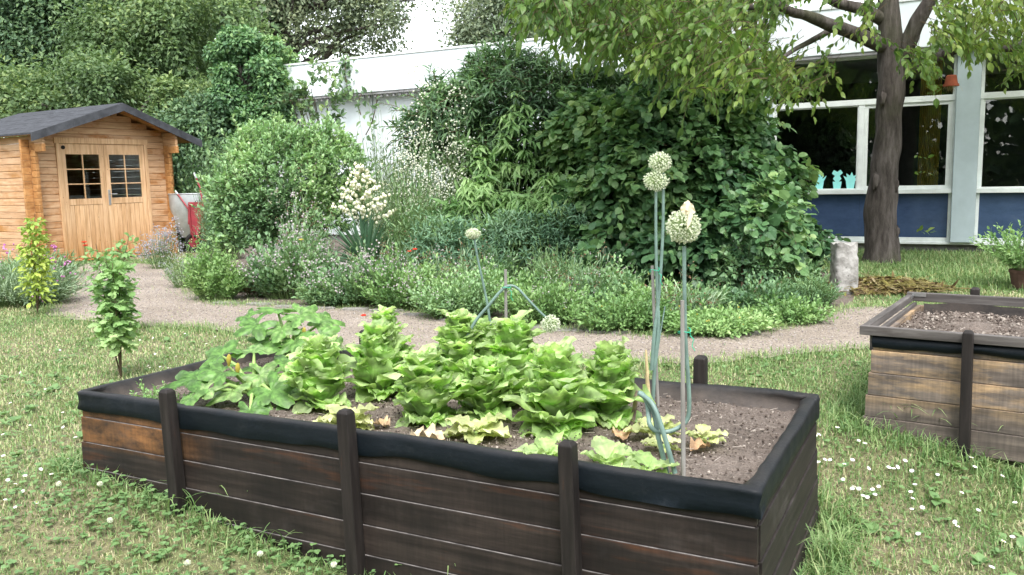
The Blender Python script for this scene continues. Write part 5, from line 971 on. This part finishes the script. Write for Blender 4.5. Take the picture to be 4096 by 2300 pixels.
bgtree('maple_tree', 'lighter green maple behind the shed roof with yellowish leaf tips', gb(700, 23), [C(640, 300, 23, 560, 560), C(800, 200, 23.5, 420, 500), C(560, 80, 24, 420, 360)], 130, .95, 62000, .12, M['leaf_maple'], 2, gap=.8)
bgtree('understory_tree', 'low leafy growth directly behind the shed ridge', gb(420, 20.5), [C(350, 430, 20.5, 700, 260), C(120, 440, 20, 420, 240), C(700, 470, 20.5, 420, 300)], 90, .7, 36000, .11, M['leaf_maple'], 3, gap=0.6)
bgtree('hedge_tree', 'deep green undergrowth between the shed and the ivy column', gb(820, 19.5), [C(820, 620, 19.5, 420, 420), C(930, 760, 19, 260, 400), C(700, 650, 19.8, 300, 300)], 80, .6, 34000, .1, M['leaf_far_dark'], 4)
bgtree('ivy_column', 'ivy covered domed column at the left end of the white building', gb(1000, 19.4), [C(1005, 300, 19.4, 300, 330), C(1010, 470, 19.4, 270, 380), C(985, 220, 19.5, 200, 160), C(1060, 430, 19.2, 90, 200)], 120, .3, 26000, .1, M['leaf_round'], 5, T=T_OV, sphere=.75)
bgtree('tall_tree', 'tall brownish green tree behind the roof left of the sky gap', gb(1180, 36), [C(1120, 60, 36, 760, 560), C(1420, 100, 36, 480, 330), C(1000, -150, 36, 900, 420), C(1560, 0, 35, 340, 360)], 150, 1.25, 50000, .16, M['leaf_far_brown'], 6, trunk=.4, gap=.45, lim=26)
bgtree('tall_tree', 'tall tree behind the roof right of the sky gap', gb(2100, 33), [C(2050, 60, 33, 460, 420), C(2300, -20, 33, 520, 420), C(1960, 170, 33, 240, 200)], 110, 1.15, 38000, .155, M['leaf_far_brown'], 7, trunk=.4, gap=.4, lim=20)
bgtree('far_tree', 'distant dark tree seen over the roof behind the tree branches', gb(2700, 30), [C(2650, 0, 30, 600, 300), C(3000, -60, 30, 500, 260)], 60, 1.1, 9000, .23, M['leaf_far'], 8, trunk=.35)
bgtree('far_tree', 'distant tree behind the left tree line showing through its gaps', gb(420, 33), [C(300, 150, 33, 1100, 500), C(800, 380, 33, 700, 300), C(800, 100, 34, 500, 500)], 130, 1.4, 16000, .27, M['leaf_far'], 9, trunk=.35)
# the wood behind the photographer, mirrored in the windows
mb = MB(); N = 22000; P = np.c_[U(-60, 30, N), U(-26, -16, N), U(0, 14, N) * (.75 + .25 * U(0, 1, N))]; place(mb, T_DIA, P, rng.normal(size=(N, 3)), rng.normal(size=(N, 3)) + [0, .8, .4], U(.6, 1.2, N), U(0, 1, N))
tag(mb.build('wood', M['leaf_far_dark']), 'dark wood reflected in the pavilion windows', 'wood', kind='stuff')
# ------------------------------------------------------------------ grass, clover, daisies
M['grass'] = leafmat('grass', [(.09, .18, .06), (.16, .265, .095), (.26, .36, .15), (.37, .41, .2), (.5, .44, .3)], .3, .5, .3)
def bedlocal(P): q = P - BO; return q @ ba, q @ bb
def bed2local(P):
    a = np.array([math.cos(B2Y), math.sin(B2Y)]); q = P - B2; return q @ a, q @ np.array([-a[1], a[0]])
SOILP = smooth_poly(np.array([at(*p)[:2] for p in SOIL_PX]), 5, .03)
def free(P, pathkeep=0.):
    s, t = bedlocal(P); k = ~((s > -.04) & (s < BLN + .04) & (t > -.05) & (t < BWD + .05)); s, t = bed2local(P); k &= ~((s > -.02) & (s < L2) & (t > -.03) & (t < W2 + .02))
    k &= ~poly_in(PATH + .05 * noise(np.c_[PATH, 0 * PATH[:, 0]], 6.)[:, None], P) | (rng.random(len(P)) < pathkeep); k &= ~poly_in(SOILP, P) | (rng.random(len(P)) < .12)
    q = P - np.array(bg_[:2]); k &= (q @ np.array([-bd[1], bd[0]])) < -.02; q = P - np.array(g_shed[:2]); c, s_ = math.cos(SY), math.sin(SY); x, y = q[:, 0] * c + q[:, 1] * s_, -q[:, 0] * s_ + q[:, 1] * c; k &= ~((x > XL - .1) & (x < XR + .1) & (y > -.05))
    return k
g_shed = at(275, 1048)
def scatter(n, r0, r1, pw, half=.66):
    q = U(0, 1, n); e = 2 - pw; r = (r0 ** e + q * (r1 ** e - r0 ** e)) ** (1 / e); a = U(-half, half, n); return np.c_[r * np.sin(a), r * np.cos(a)]
def blades(mb, P, h, w_, lean, rnd, a=None, z0=-.012):
    N = len(P); a = U(0, 6.283, N) if a is None else a; d = np.c_[np.cos(a), np.sin(a), np.zeros(N)]; sd_ = np.c_[-d[:, 1], d[:, 0], np.zeros(N)] * np.cos(U(-.8, .8, N))[:, None]; O = np.c_[P, z0 + gz(P[:, 0], P[:, 1])]; h = h[:, None]; l = lean[:, None]; w_ = w_[:, None]; up = np.array([0, 0, 1.])
    m1 = O + up * h * .5 * (1 - .2 * l) + d * h * .22 * l; tip = O + up * h * (1 - .55 * l) + d * h * .85 * l
    V = np.stack([O - sd_ * w_, O + sd_ * w_, m1 - sd_ * w_ * .8, m1 + sd_ * w_ * .8, tip], 1); F = np.array([(0, 1, 3), (0, 3, 2), (2, 3, 4)])
    mb.add(V.reshape(-1, 3), (F[None] + (np.arange(N) * 5)[:, None, None]).reshape(-1, 3), np.repeat(np.clip(rnd, 0, 1), 5))
mb = MB()
P = scatter(420000, 1.7, 17., 1.25); P = P[free(P, .03)]; r = np.hypot(*P.T); n3 = np.c_[P, 0 * r]; patch = noise(n3, .9) * .6 + noise(n3, 3.1, 2) * .5
keep = rng.random(len(P)) < np.clip(1.0 - .35 * patch, .45, 1); P, r, patch = P[keep], r[keep], patch[keep]; N = len(P)
tall = np.clip(.5 + .5 * noise(np.c_[P, 0 * r], 2.3, 5), 0, 1); h = (.022 + .03 * tall * U(.3, 1, N)) * (1 + .02 * r) * U(.6, 1.3, N); dry = rng.random(N) < np.clip(.24 + .25 * patch, .06, .65)
rnd = np.where(dry, U(.78, 1., N), np.clip(.36 + .12 * patch + rng.normal(0, .17, N) - .05 * (r > 8), 0, .76)); blades(mb, P, h, (.0016 + .00035 * r) * U(.7, 1.3, N), U(.2, 1.1, N), rnd)
# taller tufts round the beds, posts and path edge
def ring(local_pts, o, yaw, n, j):
    L = np.array(local_pts); i = rng.integers(0, len(L) - 1, n); t = U(0, 1, n)[:, None]; q = L[i] * (1 - t) + L[i + 1] * t + rng.normal(0, j, (n, 2)); c, s = math.cos(yaw), math.sin(yaw); return np.asarray(o)[:2] + np.c_[q[:, 0] * c - q[:, 1] * s, q[:, 0] * s + q[:, 1] * c]
for loc, o, y, n, j, hh in (([(-.1, -.1), (3.2, -.1)], BO, BYAW, 1500, .05, .1), ([(3.22, -.2), (3.22, 1.3)], BO, BYAW, 1500, .08, .14), ([(-.1, 1.3), (3.2, 1.3)], BO, BYAW, 3500, .08, .1), ([(-.12, -.1), (-.12, 1.3)], BO, BYAW, 2200, .06, .11), ([(-.05, -.1), (2.2, -.1)], B2, B2Y, 2000, .09, .12), ([(-.1, -.1), (-.1, 1.4)], B2, B2Y, 2000, .08, .12)):
    P = ring(loc, o, y, n, j); P = P[free(P)]; N = len(P); blades(mb, P, hh * U(.35, 1.25, N), .0028 * U(.7, 1.6, N), U(.3, 1.2, N), np.clip(.3 + rng.normal(0, .2, N), 0, .8))
e = np.concatenate([PATH, PATH[:1]]); i = rng.integers(0, len(e) - 1, 17000); t = U(0, 1, 17000)[:, None]; P = e[i] * (1 - t) + e[i + 1] * t + rng.normal(0, .085, (17000, 2)); N = len(P); blades(mb, P, U(.03, .1, N), .003 * U(.7, 1.4, N), U(.2, 1.1, N), np.clip(.45 + rng.normal(0, .22, N), 0, 1))
P = np.c_[U(2.5, 9, 26000), U(9.2, 14.5, 26000)]; P = P[free(P)]; N = len(P); blades(mb, P, U(.05, .14, N), .006 * U(.6, 1.2, N), U(.2, 1., N), np.clip(.35 + rng.normal(0, .2, N), 0, 1))
tag(mb.build('grass', M['grass']), 'short patchy lawn grass around the raised beds', 'grass', kind='stuff')
# long arching blades against the bed
mb = MB()
for (px, py, n) in ((1770, 2290, 12), (2500, 2290, 8), (3300, 2250, 40), (760, 2040, 14), (930, 1990, 10), (3700, 1720, 26), (3960, 1740, 26), (3560, 1690, 18), (1100, 2160, 10)):
    c = atg(px, py); N = n; a = U(0, 6.28, N)
    for q in range(N):
        b = c + [*rng.normal(0, .05, 2), 0]; d = np.array([math.cos(a[q]), math.sin(a[q]) - .3, 0]); hh = U(.1, .26); G = []
        for t in np.linspace(0, 1, 7): p_ = b + d * hh * .9 * t ** 1.8 + np.array([0, 0, hh * (t * 1.1 - .55 * t * t * t)]); w_ = .0035 * (1 - t) ** .6 + .0003; s = np.array([-d[1], d[0], 0]); G.append([p_ - s * w_, p_ + s * w_])
        mb.grid(np.array(G), U(.1, .6))
tag(mb.build('long_grass', M['grass']), 'long arching grass blades against the raised beds', 'grass', kind='stuff')
# broad-leaved weeds in the turf
mb = MB(); P = scatter(1500, 1.9, 8., 1.2); P = P[free(P)]; patch = noise(np.c_[P, 0 * P[:, 0]], 1.1, 9); P = P[(patch > -.2) | (rng.random(len(P)) < .3)]
for q in P:
    k = rng.integers(3, 7); a = U(0, 6.28, k); el = U(.1, .9, k); d = np.c_[np.cos(a) * np.cos(el), np.sin(a) * np.cos(el), np.sin(el)]; sz = U(.025, .06) * U(.7, 1.2, k); place(mb, T_LAN if rng.random() < .55 else T_OV, np.tile([q[0], q[1], .0 + float(gz(*q))], (k, 1)), d, np.c_[-d[:, :2] * .6, np.ones(k)], sz, U(.15, .7, k), 1.5)
M['weed'] = leafmat('weed', [(.1, .19, .07), (.16, .27, .1), (.24, .35, .14)], .28, .5, .35)
tag(mb.build('plantain_weeds', M['weed']), 'plantain and dandelion leaves growing through the lawn', 'weeds', kind='stuff')
cl = MB()
def clover(P, z, s):
    N = len(P); g0 = gz(P[:, 0], P[:, 1]); base = np.c_[P, z + g0]; tl = rng.normal(0, .3, (N, 3)) + [0, -.15, 1]; a0 = U(0, 6.28, N)
    for k in range(3):
        a = a0 + k * 2.094; d = np.c_[np.cos(a), np.sin(a), U(-.1, .35, N)]; place(cl, T_RND, base, d, tl, s * U(.8, 1.2, N), clr, 1.1)
    stems(cl, np.c_[P + rng.normal(0, .008, (N, 2)), g0 - .01], base, .0009, .0007, .6)
for (px, py, sx, sy, n, zz) in ((2000, 2290, .32, .06, 420, .09), (1500, 2260, .2, .06, 260, .07), (1280, 2200, .2, .08, 200, .06), (820, 2060, .3, .08, 260, .06), (460, 1990, .25, .14, 260, .05), (2300, 2300, .3, .05, 160, .05), (620, 2250, .5, .2, 420, .03), (160, 1900, .4, .4, 500, .03), (3600, 2200, .6, .3, 120, .015), (300, 2120, .4, .3, 420, .03), (3900, 2000, .5, .4, 120, .015)):
    c = atg(px, py)[:2]; n = int(n * .45); P = c + rng.normal(0, 1, (n, 2)) * [sx, sy]; P = P[free(P)]; clr = U(.05, .6, len(P)); clover(P, zz * U(.3, 1.1, len(P)), .016)
tag(cl.build('clover', M['weed']), 'clover patches along the foot of the dark raised bed', 'clover', kind='stuff')
# daisies: every flower a thing
M['petal'] = plain('petal', (.8, .8, .78), .7, .2, var=.04); M['yolk'] = plain('yolk', (.7, .42, .03), .7, .2)
def daisy(name, label, q, r, h, grp, seed):
    g = np.random.default_rng(seed); g0 = float(gz(q[0], q[1])); c = np.array([q[0], q[1], h + g0]); E = thing(name, label, 'daisy', (q[0], q[1], g0), group=grp); mb = MB(); n = 16; a = np.arange(n) / n * 6.283; ax = nz(np.array([g.normal(0, .25), -.3 + g.normal(0, .2), 1.])); x = nz(np.cross(ax, [0, 1, 0])); y = np.cross(ax, x)
    d = np.cos(a)[:, None] * x + np.sin(a)[:, None] * y + ax * g.uniform(.05, .45); place(mb, T_DIA, np.tile(c, (n, 1)) + d * r * .2, d, np.tile(ax, (n, 1)), r * .85, .5, .75); mb.build('petals', M['petal'], E)
    MB().lathe([(0, .25 * r), (.22 * r, .2 * r), (.33 * r, .03 * r), (0, 0)], c, 8, axis=ax).build('centre', M['yolk'], E); MB().tube([(q[0] + .004, q[1], g0), c], .0009, 4).build('stalk', M['greenstem'], E)
dp = [(3435, 1765), (3460, 1775), (3410, 1830), (3474, 1870), (3410, 1950), (3372, 1916), (3417, 1938), (3452, 1972), (3470, 1990), (3490, 1960), (3515, 1942), (3378, 1847), (3575, 1862), (3590, 1858), (3620, 1846), (3648, 1874), (3643, 1970), (3650, 1995), (3690, 2020), (3648, 2028), (3660, 1930), (3885, 1832), (3830, 1715), (3900, 1864), (3847, 1964), (3914, 2034), (3820, 2076), (3830, 2094), (3673, 2140), (3640, 2296), (4015, 2158), (4050, 2140), (3968, 2256), (3555, 1870), (3263, 1742), (3275, 1850), (3262, 1846), (3300, 1838), (3275, 1735), (3500, 1978), (3436, 1945), (3320, 1842), (3940, 1780), (3350, 1700), (4010, 1900), (3750, 1900), (4060, 2010)]
for i, (px, py) in enumerate(dp): daisy('daisy', 'small white daisy with yellow centre in the lawn right of the dark bed', atg(px, py, .04)[:2], U(.0095, .0125), U(.025, .045), 'daisies right of the dark bed', i)
dl = [(10, 1724), (252, 1702), (60, 1930), (30, 1905), (100, 1900), (205, 1892), (145, 2000), (90, 1950), (163, 1870), (20, 1990), (12, 1810), (60, 2020), (275, 1820), (333, 1665), (40, 1600), (620, 1415), (680, 1388), (825, 1370), (702, 1415), (655, 1460), (672, 1462), (640, 1462), (592, 1457), (600, 1470), (560, 1360), (612, 1348), (180, 1550), (80, 1480), (500, 1380), (910, 1395), (250, 1640), (300, 1740), (740, 1330), (860, 1340), (240, 1400), (120, 1700), (350, 1560)]
for i, (px, py) in enumerate(dl):
    P = atg(px, py, .04)[:2]
    if free(P[None])[0]: daisy('daisy', 'small white daisy with yellow centre in the lawn left of the dark bed', P, U(.0075, .0105), U(.02, .04), 'daisies left of the dark bed', 100 + i)
for i, (px, py, lab) in enumerate(((710, 1925, 'white clover head nearest the first near post'), (400, 1935, 'white clover head near the left corner of the dark bed'), (235, 1935, 'white clover head left of the dark bed'), (1040, 2215, 'white clover head by the middle near post'), (750, 2250, 'lone white clover head in the foreground turf'), (1335, 2258, 'white clover head at the bottom edge before the dark bed'), (440, 2080, 'white clover head in the turf at the lower left'))):
    c = atg(px, py, .07); g0 = c[2]; c[2] += .07; E = thing('clover_flower', lab, 'clover', (c[0], c[1], g0), group='white clover heads'); head(E, c, .008, 60, i + 900, .85, .006); MB().tube([(c[0], c[1] + .01, g0), c], .001, 5).build('stalk', M['greenstem'], E)
clean()
